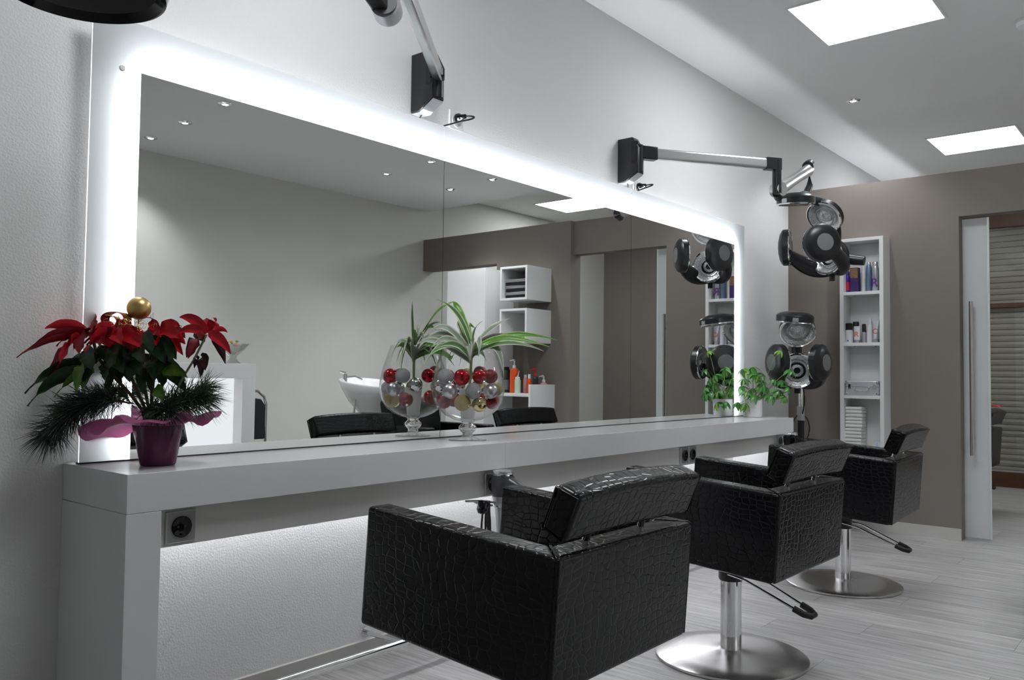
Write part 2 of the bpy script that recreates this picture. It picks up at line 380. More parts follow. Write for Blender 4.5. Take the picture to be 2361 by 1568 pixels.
def downlight(x, y, z, label, n=[0]):
    t = thing('downlight', label, 'ceiling light', (x, y, z), 0, 'round recessed downlights')
    obj('trim_ring', MB().lathe([(0.030, -0.012), (0.034, -0.012), (0.046, -0.003), (0.046, 0.0), (0.030, 0.0)], 28, cap0=False, cap1=False), M_CHROME, t, smooth=True)
    obj('lens', MB().lathe([(0.0005, -0.007), (0.019, -0.007)], 24, cap1=False), M_SPOT, t)
    obj('inner_reflector', MB().lathe([(0.019, -0.006), (0.024, -0.009), (0.031, -0.012)], 28, cap0=False, cap1=False), M_STEEL, t, smooth=True)
    ld = bpy.data.lights.new('downlight_lamp', 'SPOT'); ld.energy = SPOT_E; ld.spot_size = R(105); ld.spot_blend = 0.7; ld.color = (0.95, 0.97, 1.0); ld.shadow_soft_size = 0.03
    lo = bpy.data.objects.new('downlight_lamp', ld); COL.objects.link(lo); lo.parent = t; lo.location = (0, 0, -0.03)
downlight(5.815, -0.56, CE, 'small round downlight in the ceiling near the taupe wall')
for x, y, lb in ((2.83, -2.45, 'recessed downlight in the mirror, topmost of the three by the left edge'), (2.88, -3.03, 'recessed downlight in the mirror, middle of the three by the left edge'),
                 (2.92, -3.58, 'recessed downlight in the mirror, lowest of the three by the left edge'), (4.63, -2.44, 'recessed downlight reflected just left of the first mirror seam, by the top edge'),
                 (4.69, -3.03, 'recessed downlight reflected alone left of the first mirror seam'), (5.38, -2.45, 'recessed downlight reflected right of the first mirror seam'),
                 (5.45, -3.02, 'recessed downlight reflected on the first mirror seam')):
    downlight(x, y, CL, lb)
sd = thing('smoke_detector', 'round white detector on the ceiling at the picture edge', 'detector', (5.05, -1.69, CE))
obj('base', MB().lathe([(0.055, -0.015), (0.055, 0)], 28), M_CEIL, sd, smooth=True)
obj('dome', MB().lathe([(0.02, -0.045), (0.045, -0.035), (0.05, -0.015)], 28), M_CEIL, sd, smooth=True)

# ---------------------------------------------------------------- counter
XC0, XC1, DC, ZB = 0.979, 5.232, 0.369, 0.695
AP = -0.345
ct = thing('styling_counter', 'long white gloss styling counter with grey apron under the mirror', 'counter', (0, 0, 0))
obj('slab', MB().box(XC0, 2.405, -DC, -0.0005, ZB, ZC), M_WHITE, ct, bevel=0.0012)
obj('slab', MB().box(2.4055, XC1, -DC, -0.0005, ZB, ZC), M_WHITE, ct, bevel=0.0012)
for x0 in (XC0, XC1 - .09):
    obj('leg', MB().box(0, .09, -DC, -0.0005, 0.0, ZB - .0008), M_WHITE, ct, bevel=0.0012, loc=(x0, 0, 0))
obj('apron', MB().box(XC0 + .0905, XC1 - .0905, AP, AP + .02, 0.596, ZB - .0008), M_GREYL, ct)['label'] = 'grey apron board'
us = thing('under_counter_light', 'LED light strip hidden under the counter behind the apron, lighting the wall', 'light strip', (0, 0, 0))
obj('profile', MB().box(1.12, 5.10, -.062, -.040, 0.668, 0.690), M_ALU, us)
obj('tube', MB().box(1.12, 5.10, -.058, -.044, 0.660, 0.668), M_UNDER, us)
# sockets
def socket(x, z, y, label, plate=M_SOCK, face=M_BLACKG, s=0.041, group='power sockets'):
    t = thing('power_socket', label, 'socket', (x, y, z), 0, group)
    obj('frame', MB().prism([(-s, -s), (s, -s), (s, s), (-s, s)], -0.009, 0, 'y'), plate, t, bevel=0.003)
    m = Matrix.Translation((0, -0.0092, 0)) @ Matrix.Rotation(R(90), 4, 'X')
    f = obj('insert', MB().lathe([(0.0275, 0.0), (0.0275, 0.003), (0.0245, 0.003), (0.021, -0.004 + .0045)], 28, m), face, t, smooth=True)
    for dz in (-.019, .019): obj('earth_clip', MB().box(-.0025, .0025, -0.0135, -0.011, dz - .003, dz + .003), M_CHROME, f)
    for dx in (-.0095, .0095): obj('pin_hole', MB().lathe([(0.0028, 0), (0.0028, 0.0022)], 10, Matrix.Translation((dx, -0.0095, 0)) @ Matrix.Rotation(R(90), 4, 'X')), M_DARK, f)
    return t
socket(1.131, 0.645, AP, 'silver framed black socket beside the near counter leg')
socket(2.355, 0.641, AP, 'silver framed socket behind the hair dryer')
socket(3.832, 0.646, AP, 'left one of the twin silver sockets on the apron')
socket(3.914, 0.646, AP, 'right one of the twin silver sockets on the apron')
socket(5.06, 0.650, AP, 'silver socket by the far end of the apron')
# foot rail
fr = thing('foot_rail', 'long chrome foot rail on brackets above the floor', 'foot rail', (0, 0, 0))
obj('tube', MB().tube([(1.09, -0.205, 0.098), (5.1, -0.205, 0.098)], 0.015, 16), M_CHROME, fr, smooth=True)
for x in (1.3, 2.05, 3.1, 4.2, 5.0): obj('bracket', MB().tube([(x, -0.205, 0.098), (x, -0.10, 0.098), (x, -0.0145, 0.098)], 0.008, 10).lathe([(0.02, 0), (0.02, 0.006)], 16, Matrix.Translation((x, -0.008, 0.098)) @ Matrix.Rotation(R(90), 4, 'X')), M_CHROME, fr, smooth=True)

# ---------------------------------------------------------------- backlit mirror
YM = -0.06
XS = [0.995, 2.3705, 3.7825, 5.183]; XM0, XM1 = 1.133, 5.034; XN = (6.45, 9.1)
ZM, ZPT = 1.897, 2.037; ZG = ZC + 0.004
tag(obj('mirror_gap_shade', MB().box(XS[0], XS[3], YM - .002, YM + .02, ZC + .0003, ZG), M_DARK), 'thin dark strip in place of the shaded gap under the mirror', 'profile')  # dark colour stands in for the shade in the gap below the glass
labs = ['backlit mirror sheet above the poinsettia, with frosted glass border', 'middle backlit mirror sheet behind the goblet, with frosted top border', 'far backlit mirror sheet beside the potted plant, with frosted border']
labs.append('backlit mirror in the next room, hidden behind the taupe partition')
for i in range(4):
    a, b = (XS[i] + (.0012 if i else 0), XS[i + 1] - (.0012 if i < 2 else 0)) if i < 3 else XN
    t = thing('wall_mirror', labs[i], 'mirror', (a, YM, ZG), 0, 'backlit mirror sheets')
    ml, mr = (XM0 if i == 0 else a + .14 if i == 3 else a), (XM1 if i == 2 else b - .14 if i == 3 else b)
    L = lambda v: v - a
    obj('mirror_glass', MB().box(L(ml), L(mr), 0, 0.006, 0, ZM - ZG), M_MIRROR, t)
    T = ZPT - ZG; tz = ZM - ZG; w_ = b - a
    def skin(x0, x1, z0, z1): return [(x0, 0, z0), (x1, 0, z0), (x1, 0, z1), (x0, 0, z1)]
    bd = MB().add(skin(0, w_, tz, T), [(0, 1, 2, 3)])
    if i in (0, 3): bd.add(skin(0, L(ml), 0, tz), [(0, 1, 2, 3)])
    if i in (2, 3): bd.add(skin(L(mr), w_, 0, tz), [(0, 1, 2, 3)])
    obj('frosted_border', bd, M_FROST, t)
    ed = MB().add([(0, 0, T), (w_, 0, T), (w_, .006, T), (0, .006, T)], [(0, 1, 2, 3)])
    if i in (0, 3): ed.add([(0, 0, 0), (0, .006, 0), (0, .006, T), (0, 0, T)], [(0, 1, 2, 3)])
    if i in (2, 3): ed.add([(w_, 0, 0), (w_, .006, 0), (w_, .006, T), (w_, 0, T)], [(0, 1, 2, 3)])
    obj('polished_edge', ed, M_GEDGE, t)
    if i == 0: obj('standoff_cap', MB().lathe([(.008, 0), (.008, .003), (.006, .005)], 16, Matrix.Translation((.082, 0, 1.10)) @ Matrix.Rotation(R(90), 4, 'X')), M_SOCKW, t, smooth=True)
    if i < 2: obj('seam_joint', MB().box(w_ + .0001, w_ + .0023, .0008, .006, 0, tz), M_DARK, t)
    # LED strips on the wall behind the mirrored area, close to its edge
    def strip(x0, x1, z0, z1, em=M_STRIP):
        p = obj('light_profile', MB().box(x0, x1, 0.046, 0.0595, z0, z1), M_ALU, t)
        obj('light_strip', MB().add([(x0, 0.0455, z0), (x1, 0.0455, z0), (x1, 0.0455, z1), (x0, 0.0455, z1)], [(0, 1, 2, 3)]), em, p)
    strip(L(ml), L(mr), tz - .014, tz + .004, M_TOPS)
    obj('uplight_strip', MB().add([(L(ml), .0465, tz + .0045), (L(mr), .0465, tz + .0045), (L(mr), .0590, tz + .0045), (L(ml), .0590, tz + .0045)], [(0, 1, 2, 3)]), M_UPL, t)
    if i in (0, 3): strip(L(ml) - .004, L(ml) + .014, 0.01, tz - .016)
    if i in (2, 3): strip(L(mr) - .014, L(mr) + .004, 0.01, tz - .016)
    for z0 in (.03, ZM - ZG - .12): obj('wall_batten', MB().box(L(ml) + .05, L(mr) - .05, 0.0065, 0.059, z0, z0 + .05), M_ALU, t)

# ---------------------------------------------------------------- salon chairs
def tilt(mb):
    m = Matrix.Translation((0, 0, 0.39)) @ Matrix.Rotation(R(4.1), 4, 'X') @ Matrix.Translation((0, 0, -0.39))
    return mb.xf(m)
def rounded_box(x0, x1, y0, y1, z0, z1, n=6):
    """box with each face cut into a grid so that a bevel and a soft bulge read"""
    return MB().box(x0, x1, y0, y1, z0, z1)
def make_chair(label, loc, rz):
    t = thing('salon_chair', label, 'chair', loc, rz, 'black leather salon chairs in a row')
    zb, zt = 0.390, 0.690
    for s in (-1, 1):
        x0, x1 = sorted((s * 0.301, s * 0.226))
        pl = [(s * .301, .300), (s * .226, .300), (s * .226, -.2245), (s * .301, -.2995)]
        obj('side_panel', tilt(MB().prism(pl if s > 0 else pl[::-1], zb, zt, 'z')), M_LEATHER, t, bevel=0.011, seg=4)
    obj('back_panel', tilt(MB().prism([(-.300, -.300), (.300, -.300), (.2255, -.2255), (-.2255, -.2255)], zb, zt, 'z')), M_LEATHER, t, bevel=0.011, seg=4)
    obj('seat', tilt(MB().box(-0.2255, 0.2255, -0.2245, 0.29, zb + .02, 0.52)), M_LEATHER, t, bevel=0.03, seg=4)
    # corner seams (piping) at the back
    for s in (-1, 1): obj('piping', tilt(MB().tube([(s * 0.2972, -0.2962, zb + .006), (s * 0.2972, -0.2962, zt - .006), (s * 0.290, -0.289, zt - .001), (s * 0.228, -0.227, zt - .001)], 0.003, 8)), M_LEATHER, t, smooth=True)
    pad = [(-0.297, 0.822), (-0.362, 0.797), (-0.316, 0.686), (-0.254, 0.716)]
    c = Vector((sum(p[0] for p in pad) / 4, sum(p[1] for p in pad) / 4))
    mb = MB(); N = 9; vs = []; fs = []
    for i in range(N):
        xx = -0.278 + 0.556 * i / (N - 1); k = abs(i / (N - 1) * 2 - 1)
        g = 1.0 - 0.05 * k ** 4
        for p in pad: vs.append((xx, c.x + (p[0] - c.x) * g, c.y + (p[1] - c.y) * g + 0.008 * (1 - k * k)))
    for i in range(N - 1):
        for j in range(4): fs.append((i * 4 + j, i * 4 + (j + 1) % 4, (i + 1) * 4 + (j + 1) % 4, (i + 1) * 4 + j))
    fs += [(0, 3, 2, 1), tuple((N - 1) * 4 + j for j in range(4))]
    mb.add(vs, fs)
    hr = obj('headrest', mb, M_LEATHER, t, bevel=0.014, seg=4)
    for s in (-1, 1):
        obj('piping', MB().tube([(s * 0.2772, c.x + (p[0] - c.x) * 0.84, c.y + (p[1] - c.y) * 0.84) for p in pad + pad[:1]], 0.003, 8), M_LEATHER, hr, smooth=True)
    for s in (-1, 1):
        obj('bracket', MB().tube([(s * 0.12, -0.262, 0.655), (s * 0.12, -0.270, 0.682), (s * 0.12, -0.285, 0.73)], 0.009, 10), M_CHROME, t, smooth=True)
    # underside and pump
    obj('seat_plate', tilt(MB().box(-0.15, 0.15, -0.17, 0.17, 0.376, 0.3895)), M_BLACK, t, bevel=0.003)
    obj('pump_housing', MB().lathe([(0.043, 0.286), (0.046, 0.292), (0.046, 0.335), (0.05, 0.345), (0.06, 0.37), (0.06, 0.385)], 28), M_BLACK, t, smooth=True)
    obj('column', MB().lathe([(0.0385, 0.03), (0.0385, 0.287)], 36), M_CHROME, t, smooth=True)
    obj('base', MB().lathe([(0.272, 0.0), (0.279, 0.003), (0.279, 0.011), (0.272, 0.0145), (0.20, 0.020), (0.10, 0.026), (0.05, 0.031), (0.04, 0.034)], 64), M_STEEL, t, smooth=True)
    lv = obj('pump_lever', MB().tube([(-0.048, 0.0, 0.318), (-0.048, -0.08, 0.305), (-0.035, -0.27, 0.228)], 0.0045, 10).tube([(0.048, 0.0, 0.318), (0.048, -0.08, 0.305), (0.035, -0.27, 0.228)], 0.0045, 10), M_CHROME, t, smooth=True)
    obj('pedal', MB().tube([(-0.036, -0.255, 0.234), (-0.033, -0.29, 0.22), (-0.015, -0.31, 0.213), (0.015, -0.31, 0.213), (0.033, -0.29, 0.22), (0.036, -0.255, 0.234)], 0.0115, 10), M_RUBBER, lv, smooth=True)
    obj('pivot', MB().tube([(-0.058, 0, 0.318), (0.058, 0, 0.318)], 0.010, 12), M_BLACK, lv, smooth=True)
    return t
ch = make_chair('nearest black crocodile-leather salon chair, cut by the bottom of the photo', (1.711, -1.031, 0), 0.006)
dup(ch, (2.976, -1.005, 0), -0.017, 'middle black crocodile-leather salon chair with its round steel base in full view')
dup(ch, (4.387, -0.952, 0), 0.052, 'third black crocodile-leather salon chair, in front of the white shelf')
c4 = dup(ch, (7.37, -0.80, 0), 0.0, 'black salon chair in the next room, beside the glass door')
rc = thing('red_cloth', 'small red cloth over the headrest seen through the doorway', 'cloth', (7.58, -1.09, 0.0))
obj('fabric', MB().prism([(0.05, 0.79), (0.045, 0.836), (-0.02, 0.836), (-0.03, 0.83), (-0.02, 0.843), (0.05, 0.845), (0.055, 0.79)], -0.06, 0.05), mat('red_cloth', (0.5, 0.02, 0.03), 0.8), rc, bevel=0.003)

# ---------------------------------------------------------------- lamp-head colour processors
def head_meshes():
    r = 0.118
    drum = MB().lathe([(r - .012, -0.030), (r, -0.028), (r, 0.012), (r - .006, 0.020), (r - .03, 0.034), (r * .46, 0.041), (0.001, 0.041)], 40, cap0=False, cap1=False).mesh('lamp_head')
    drum.materials.append(M_BLACK)
    for p in drum.polygons: p.use_smooth = True
    drum.set_sharp_from_angle(angle=R(35))
    cap = MB().lathe([(r * .46, 0.0405), (r * .45, 0.0425), (0.001, 0.0435)], 32, cap0=False, cap1=False).mesh('cap_disc'); cap.materials.append(M_GREYP)
    rf = MB().lathe([(r - .010, -0.030), (r - .016, -0.029), (r * .80, -0.022), (r * .62, -0.010), (r * .40, 0.004), (r * .34, -0.008), (r * .18, -0.010), (r * .16, 0.0), (0.001, 0.0)], 40, cap0=False, cap1=False).mesh('reflector')
    rf.materials.append(M_REFL)
    for p in rf.polygons: p.use_smooth = True
    rf.set_sharp_from_angle(angle=R(40))
    rg = MB().lathe([(r - .013, -0.031), (r - .004, -0.0335), (r + .0012, -0.030), (r + .0012, -0.024)], 40, cap0=False, cap1=False).mesh('rim_ring'); rg.materials.append(M_CHROME)
    bl = MB(); n = 24
    bl.tube([(r * .52 * math.cos(2 * PI * k / n), r * .52 * math.sin(2 * PI * k / n), -0.020) for k in range(n + 1)], 0.005, 8)
    bm = bl.mesh('lamp_tube'); bm.materials.append(M_FROSTB)
    cl = MB().box(-0.018, 0.018, -r - .0025, -r + .004, -0.022, 0.004).mesh('clip'); cl.materials.append(M_SILVERP)
    return drum, cap, rf, rg, bm, cl
M_REFL = mat('faceted_reflector', (0.75, 0.75, 0.76), 0.14, 1.0, var=0.25, vscale=90, bump=1.0, bscale=120)
M_FROSTB = mat('grey_lamp_tube', (0.35, 0.35, 0.36), 0.3)
HEAD = head_meshes()
def head(root, c, out, clip=False, roll=0.0):
    q = zrot(out)
    def mk(n, me, par):
        o = bpy.data.objects.new(n, me); COL.objects.link(o); o.parent = par; return o
    d = mk('lamp_head', HEAD[0], root); d.location = c; d.rotation_mode = 'QUATERNION'; d.rotation_quaternion = q @ Quaternion((0, 0, 1), roll)
    mk('cap_disc', HEAD[1], d); mk('reflector', HEAD[2], d); mk('rim_ring', HEAD[3], d); mk('lamp_tube', HEAD[4], d)
    if clip: mk('clip', HEAD[5], d)
    return d
def processor(root, O, az, toff=0.05, knob=True):
    """five lamp heads on a curved black body; az = direction the body opens to"""
    F = Vector((math.cos(az), math.sin(az), 0)); S = Vector((-F.y, F.x, 0)); Z = Vector((0, 0, 1)); O = Vector(O)
    rr = 0.155
    def sid(a): return F * math.cos(a) + S * math.sin(a)
    hs = {}
    for nm, a in (('l', R(60)), ('r', R(-60))):
        d = sid(a); c = O + d * rr + Z * 0.015; hs[nm] = c; head(root, c, d)
    e = O - F * 0.20 - Z * 0.035; head(root, e, -F + Z * 0.02)
    b = O - F * 0.165 + Z * 0.235; bo = (-F * 0.80 + Z * 0.60).normalized(); head(root, b, bo)
    t = O + F * toff - S * 0.02 + Z * 0.305; head(root, t, (Z + F * 0.10 + S * 0.08).normalized(), clip=True, roll=math.atan2(F.y, F.x) + PI / 2)
    hub = e - F * 0.055
    body = MB()
    body.lathe([(0.02, -0.035), (0.07, -0.03), (0.118, -0.005), (0.122, 0.010), (0.10, 0.040), (0.05, 0.055), (0.015, 0.058)], 32, Matrix.Translation(e - F * 0.03) @ zrot(-F).to_matrix().to_4x4())
    obj('body', body, M_BLACK, root, smooth=True)
    for nm, sg in (('l', 1), ('r', -1)):
        a0 = hub + Z * -0.06; a3 = hs[nm] - F * 0.055 + sid(sg * R(60)) * 0.016 - Z * 0.035
        p = bez(a0, a0 + S * sg * 0.14 - Z * 0.035, a3 - F * 0.10 + S * sg * 0.015 - Z * 0.04, a3, 12)
        obj('curved_arm', MB().tube(p, [0.034 + 0.010 * math.sin(PI * i / 12) - .010 * i / 12 for i in range(13)], 12, flat=1.5), M_BLACK, root, smooth=True)
    p = bez(hub + Z * 0.04, hub + Z * 0.16 - F * 0.05, b - F * 0.10 + Z * 0.0, b + bo * 0.035, 10)
    obj('neck', MB().tube(p, [0.036, 0.036, 0.036, 0.036, 0.037, 0.038, 0.04, 0.042, 0.044, 0.046, 0.048], 12), M_BLACK, root, smooth=True)
    p = bez(b + bo * 0.03, b + bo * 0.06 + Z * 0.06, t - F * 0.16 + Z * 0.03, t - F * 0.085 + Z * 0.012, 8)
    obj('neck', MB().tube(p, 0.030, 12), M_BLACK, root, smooth=True)
    obj('peg', MB().tube([hub - F * -0.02 - Z * 0.10, hub - F * -0.02 - Z * 0.155], 0.018, 12), M_BLACK, root, smooth=True)
    if knob:
        obj('handle', MB().tube([hub - S * -0.02 - F * 0.0, hub + S * 0.11 - F * 0.06 - Z * 0.02, hub + S * 0.17 - F * 0.08 - Z * 0.03], [0.035, 0.034, 0.030], 16), M_BLACK, root, smooth=True)
    return t, hub
# wall mount
def wall_mount(root, x):
    pl = MB().prism([(0.0, 2.30), (-0.09, 2.30), (-0.125, 2.24), (-0.125, 2.108), (-0.05, 2.068), (0.0, 2.068)], x, x + .062)
    m = obj('mount_plate', pl, M_BLACK, root, bevel=0.005, seg=3)
    obj('slot', MB().box(x - .0012, x + .02, -0.115, -0.085, 2.165, 2.275), M_BLACKG, m)
    obj('bottom_cover', MB().prism([(-0.002, 2.0668), (-0.05, 2.0668), (-0.123, 2.1060), (-0.123, 2.1030), (-0.05, 2.0640), (-0.002, 2.0640)], x + .004, x + .058), M_SILVERP, m)
    return m
# second processor: wall arm, far half of the mirror
pa = thing('colour_processor', 'black five-head colour processor on a jointed wall arm by the white shelf', 'hair processor', (5.345, -0.44, 0), 0, 'five-head hair processors')
off = Vector(pa.location)
def rel(v): return Vector(v) - off
def sub(mb): return mb.xf(Matrix.Translation(-off))
tA, hubA = processor(pa, rel((5.345, -0.44, 1.875)), R(166), toff=0.13)
mp = wall_mount(pa, 3.737)
for o in [mp] + list(mp.children):
    pass
mp.location = -off
J0 = Vector((3.80, -0.115, 2.222)); J1 = Vector((4.44, -0.569, 2.222))
obj('arm_socket', sub(MB().tube([(3.775, -0.105, 2.11), (3.775, -0.105, 2.262)], 0.028, 16).beam(Vector((3.775, -0.105, 2.222)), J0 + (J1 - J0) * 0.10, 0.050, 0.070)), M_BLACK, pa, bevel=0.006)
obj('lower_arm', sub(MB().beam(J0 + (J1 - J0) * 0.05, J1 - (J1 - J0) * 0.05, 0.040, 0.058)), M_ALU, pa, bevel=0.012, seg=3)
obj('elbow_post', sub(MB().beam(J1 - (J1 - J0) * 0.07, J1 + (J1 - J0) * 0.045, 0.046, 0.064).tube([(4.455, -0.58, 2.245), (4.455, -0.58, 2.06)], 0.026, 16).tube([(4.455, -0.58, 2.06), (4.49, -0.575, 2.045)], 0.024, 14)), M_BLACK, pa, smooth=True)
K0 = Vector((4.475, -0.578, 2.085)); K1 = Vector((5.385, -0.412, 2.40))
obj('joint_cap', sub(MB().tube([K0 + Vector((-0.01, -0.030, 0)), K0 + Vector((0.01, 0.030, 0))], 0.038, 24)), M_ALU, pa, smooth=True)
pts = [K0.lerp(K1, i / 8) for i in range(9)]
obj('upper_arm', sub(MB().tube(pts, [0.034 - 0.006 * math.sin(PI * i / 8) for i in range(9)], 12, flat=1.25)), M_ALU, pa, smooth=True)
obj('arm_cap', sub(MB().tube([K1 + Vector((-0.03, -.005, 0.015)), K1 + Vector((0.03, .005, 0.045))], [0.036, 0.032], 14)), M_BLACK, pa, smooth=True)
obj('drop_stem', sub(MB().tube([K1 + Vector((0.01, 0, 0.02)), K1 + Vector((0.015, -0.002, -0.10)), tuple(tA + off + Vector((0.09, -0.02, 0.02)))], [0.020, 0.021, 0.026], 14)), M_BLACK, pa, smooth=True)
obj('top_bracket', sub(MB().tube([tA + off + Vector((0.10, -0.025, 0.055)), tA + off + Vector((0.08, -0.02, -0.015))], 0.034, 16)), M_GREYP, pa, smooth=True)

# third processor: on a floor stand
ps = thing('colour_processor', 'black five-head colour processor on a chrome floor stand beside the counter', 'hair processor', (5.40, -0.335, 0), 0, 'five-head hair processors')
off = Vector(ps.location)
tB, hubB = processor(ps, rel((5.40, -0.335, 1.128)), R(203), knob=False)
cb = Vector((hubB.x + 0.02, hubB.y - .02, 0))
obj('pole', MB().tube([cb + Vector((0, 0, 0.84)), cb + Vector((0, 0, 1.02))], 0.0155, 18), M_CHROME, ps, smooth=True)
obj('collar', MB().tube([cb + Vector((0, 0, 0.755)), cb + Vector((0, 0, 0.85))], 0.026, 18), M_SILVERP, ps, smooth=True)
obj('lower_pole', MB().tube([cb + Vector((0, 0, 0.06)), cb + Vector((0, 0, 0.757))], 0.022, 18), M_BLACK, ps, smooth=True)
for k in range(5):
    a = 2 * PI * k / 5 + 0.3; d = Vector((math.cos(a), math.sin(a), 0))
    lg = obj('leg', MB().tube([cb + Vector((0, 0, 0.085)), cb + d * 0.11 + Vector((0, 0, 0.082)), cb + d * 0.21 + Vector((0, 0, 0.06))], [0.018, 0.015, 0.012], 10), M_BLACK, ps, smooth=True)
    obj('castor', MB().tube([cb + d * 0.21 + Vector((-d.y * 0.012, d.x * 0.012, 0.025)), cb + d * 0.21 + Vector((d.y * 0.012, -d.x * 0.012, 0.025))], 0.025, 16), M_RUBBER, lg, smooth=True)
coil = [cb + Vector((0.0, -0.02, 1.0))]
for i in range(8): coil.append(cb + Vector((-0.02 - 0.045 * math.sin(i * .45), -0.02 - 0.03 * math.sin(i * .45), 1.0 - i * 0.028)))
for i in range(25):
    a = i / 24 * 2 * PI; coil.append(cb + Vector((-0.035 * math.sin(a) * 1.3, 0.042 * math.sin(a), 0.70 + 0.095 * math.cos(a))))
obj('power_cord', MB().tube(coil, 0.004, 8), M_RUBBER, ps, smooth=True)

# first dryer: hood on a wall arm, mostly above the picture
hd = thing('hood_dryer', 'black hood dryer rim hanging at the top left on a silver wall arm', 'hood dryer', (0.608, -0.917, 0))
off = Vector(hd.location)
hm = Matrix.Translation((0, 0, 0))
obj('hood', MB().lathe([(0.120, 1.665), (0.132, 1.650), (0.137, 1.652), (0.143, 1.672), (0.1455, 1.684), (0.1425, 1.688), (0.1425, 1.692), (0.147, 1.697), (0.152, 1.76), (0.150, 1.82), (0.12, 1.90), (0.06, 1.945), (0.03, 1.95)], 56, cap0=False).xf(Matrix.Translation((0, 0, 0.047))), M_BLACKG, hd, smooth=True)
obj('hood_lining', MB().lathe([(0.120, 1.665), (0.118, 1.80), (0.06, 1.87), (0.001, 1.88)], 40, cap0=False, cap1=False).xf(Matrix.Translation((0, 0, 0.047))), M_GREYP, hd, smooth=True)
m1 = wall_mount(hd, 2.237); m1.location = -off
A0 = Vector((2.275, -0.115, 2.205)); A1 = Vector((1.74, -0.50, 2.245))
obj('arm_socket', sub(MB().tube([(2.275, -0.108, 2.11), (2.275, -0.108, 2.225)], 0.026, 16).beam(Vector((2.275, -0.108, 2.20)), A0 + (A1 - A0) * 0.06, 0.060, 0.040)), M_BLACK, hd, bevel=0.006)
obj('lower_arm', sub(MB().beam(A0, A1, 0.036, 0.056)), M_ALU, hd, bevel=0.008, seg=3)
E0 = Vector((1.675, -0.49, 2.16))
ed = Vector((_fw.x, _fw.y, 0)).normalized()
obj('elbow', sub(MB().tube([E0 + Vector((0, 0, 0.14)), E0 + Vector((0, 0, 0.03))], [0.040, 0.042], 24).tube([E0 + ed * -0.035, E0 + ed * 0.035], 0.045, 28)), M_SILVERP, hd, smooth=True)
obj('elbow_cap', sub(MB().tube([E0 + ed * -0.041, E0 + ed * -0.0355], 0.037, 28)), M_GREYP, hd, smooth=True)
obj('elbow_band', sub(MB().beam(A1 - (A1 - A0) * 0.02 + Vector((0, 0, 0.03)), E0 + Vector((0, 0, 0.05)), 0.06, 0.05)), M_BLACK, hd, bevel=0.006)
obj('upper_arm', sub(MB().beam(E0 + Vector((-0.01, 0, 0.0)), Vector((0.70, -0.90, 2.36)), 0.05, 0.06)), M_BLACK, hd, bevel=0.008)
obj('drop_stem', sub(MB().tube([(0.72, -0.90, 2.36), (0.64, -0.912, 2.36), (0.608, -0.917, 2.30), (0.608, -0.917, 1.98)], 0.024, 14)), M_BLACK, hd, smooth=True)

# wall outlets above the mirror with plugs
def plug(x, z, label, cable):
    t = thing('power_plug', label, 'plug', (x, -0.0135, z))
    obj('plug_body', MB().lathe([(0.019, 0.0), (0.019, 0.012), (0.012, 0.022), (0.009, 0.045)], 20, Matrix.Rotation(R(90), 4, 'X')), M_BLACKG, t, smooth=True)
    obj('cord', MB().tube(cable, 0.0035, 8), M_RUBBER, t, smooth=True)
socket(2.492, 2.098, 0, 'white wall outlet above the first mirror seam', M_SOCKW, M_SOCKW, group='white wall outlets')
plug(2.492, 2.108, 'black plug in the white outlet above the first mirror seam', bez((0, -0.042, 0), (0.02, -0.09, 0), (0.03, -0.09, -0.01), (-0.02, -0.055, -0.025), 8) + [Vector((-0.09, -0.02, -0.055)), Vector((-0.15, 0.005, -0.09)), Vector((-0.22, 0.0, -0.06)), Vector((-0.222, -0.04, -0.015))])
socket(3.93, 2.075, 0, 'white wall outlet under the far wall arm', M_SOCKW, M_SOCKW, group='white wall outlets')
plug(3.93, 2.082, 'black plug in the white outlet under the far wall arm', bez((0, -0.042, 0), (0.03, -0.09, 0.01), (0.05, -0.08, 0.01), (-0.02, -0.05, -0.02), 8) + [Vector((-0.10, 0.0, -0.06)), Vector((-0.16, -0.03, -0.018))])

# ---------------------------------------------------------------- hair dryer in its holder
def hair_dryer(loc, label, hlabel, col):
    t = thing('hair_dryer', label, 'hair dryer', loc)
    obj('barrel', MB().lathe([(0.028, -0.075), (0.036, -0.055), (0.043, -0.02), (0.044, 0.01), (0.040, 0.026)], 28), col, t, smooth=True)
    obj('intake_ring', MB().lathe([(0.0405, 0.024), (0.041, 0.030), (0.036, 0.040), (0.020, 0.043), (0.001, 0.043)], 28, cap1=False), M_CHROME, t, smooth=True)
    obj('handle_stub', MB().tube([(0, -0.03, 0.0), (0.01, -0.075, -0.02), (0.015, -0.115, -0.07)], [0.022, 0.019, 0.017], 14), col, t, smooth=True)
    return t
def dryer_holder(loc, label):
    t = thing('dryer_holder', label, 'holder', loc)
    obj('cone', MB().lathe([(0.012, -0.26), (0.016, -0.25), (0.028, -0.10), (0.0385, -0.052), (0.0365, -0.052), (0.026, -0.10), (0.014, -0.25)], 28, cap0=False, cap1=False), M_SILVERP, t, smooth=True)
    n = 28
    obj('ring', MB().tube([(0.036 * math.cos(2 * PI * k / n), 0.036 * math.sin(2 * PI * k / n), -0.085) for k in range(n + 1)], 0.003, 8), M_CHROME, t, smooth=True)
    obj('hook_arm', MB().tube([(-0.03, 0.02, -0.085), (-0.075, 0.03, -0.082), (-0.085, 0.065, -0.07)], 0.004, 8), M_CHROME, t, smooth=True)
    return t
HL = (2.345, -0.41, 0.655)
hair_dryer(HL, 'dark grey hair dryer with chrome top, behind the nearest chair', '', mat('dryer_grey', (0.09, 0.09, 0.095), 0.3, 0.3))
dryer_holder(HL, 'silver cone holder with chrome ring under the grey hair dryer')
hc = thing('dryer_cable', 'black looped dryer cable and plug hanging under the apron', 'cable', (2.27, -0.40, 0.58))
lp = []
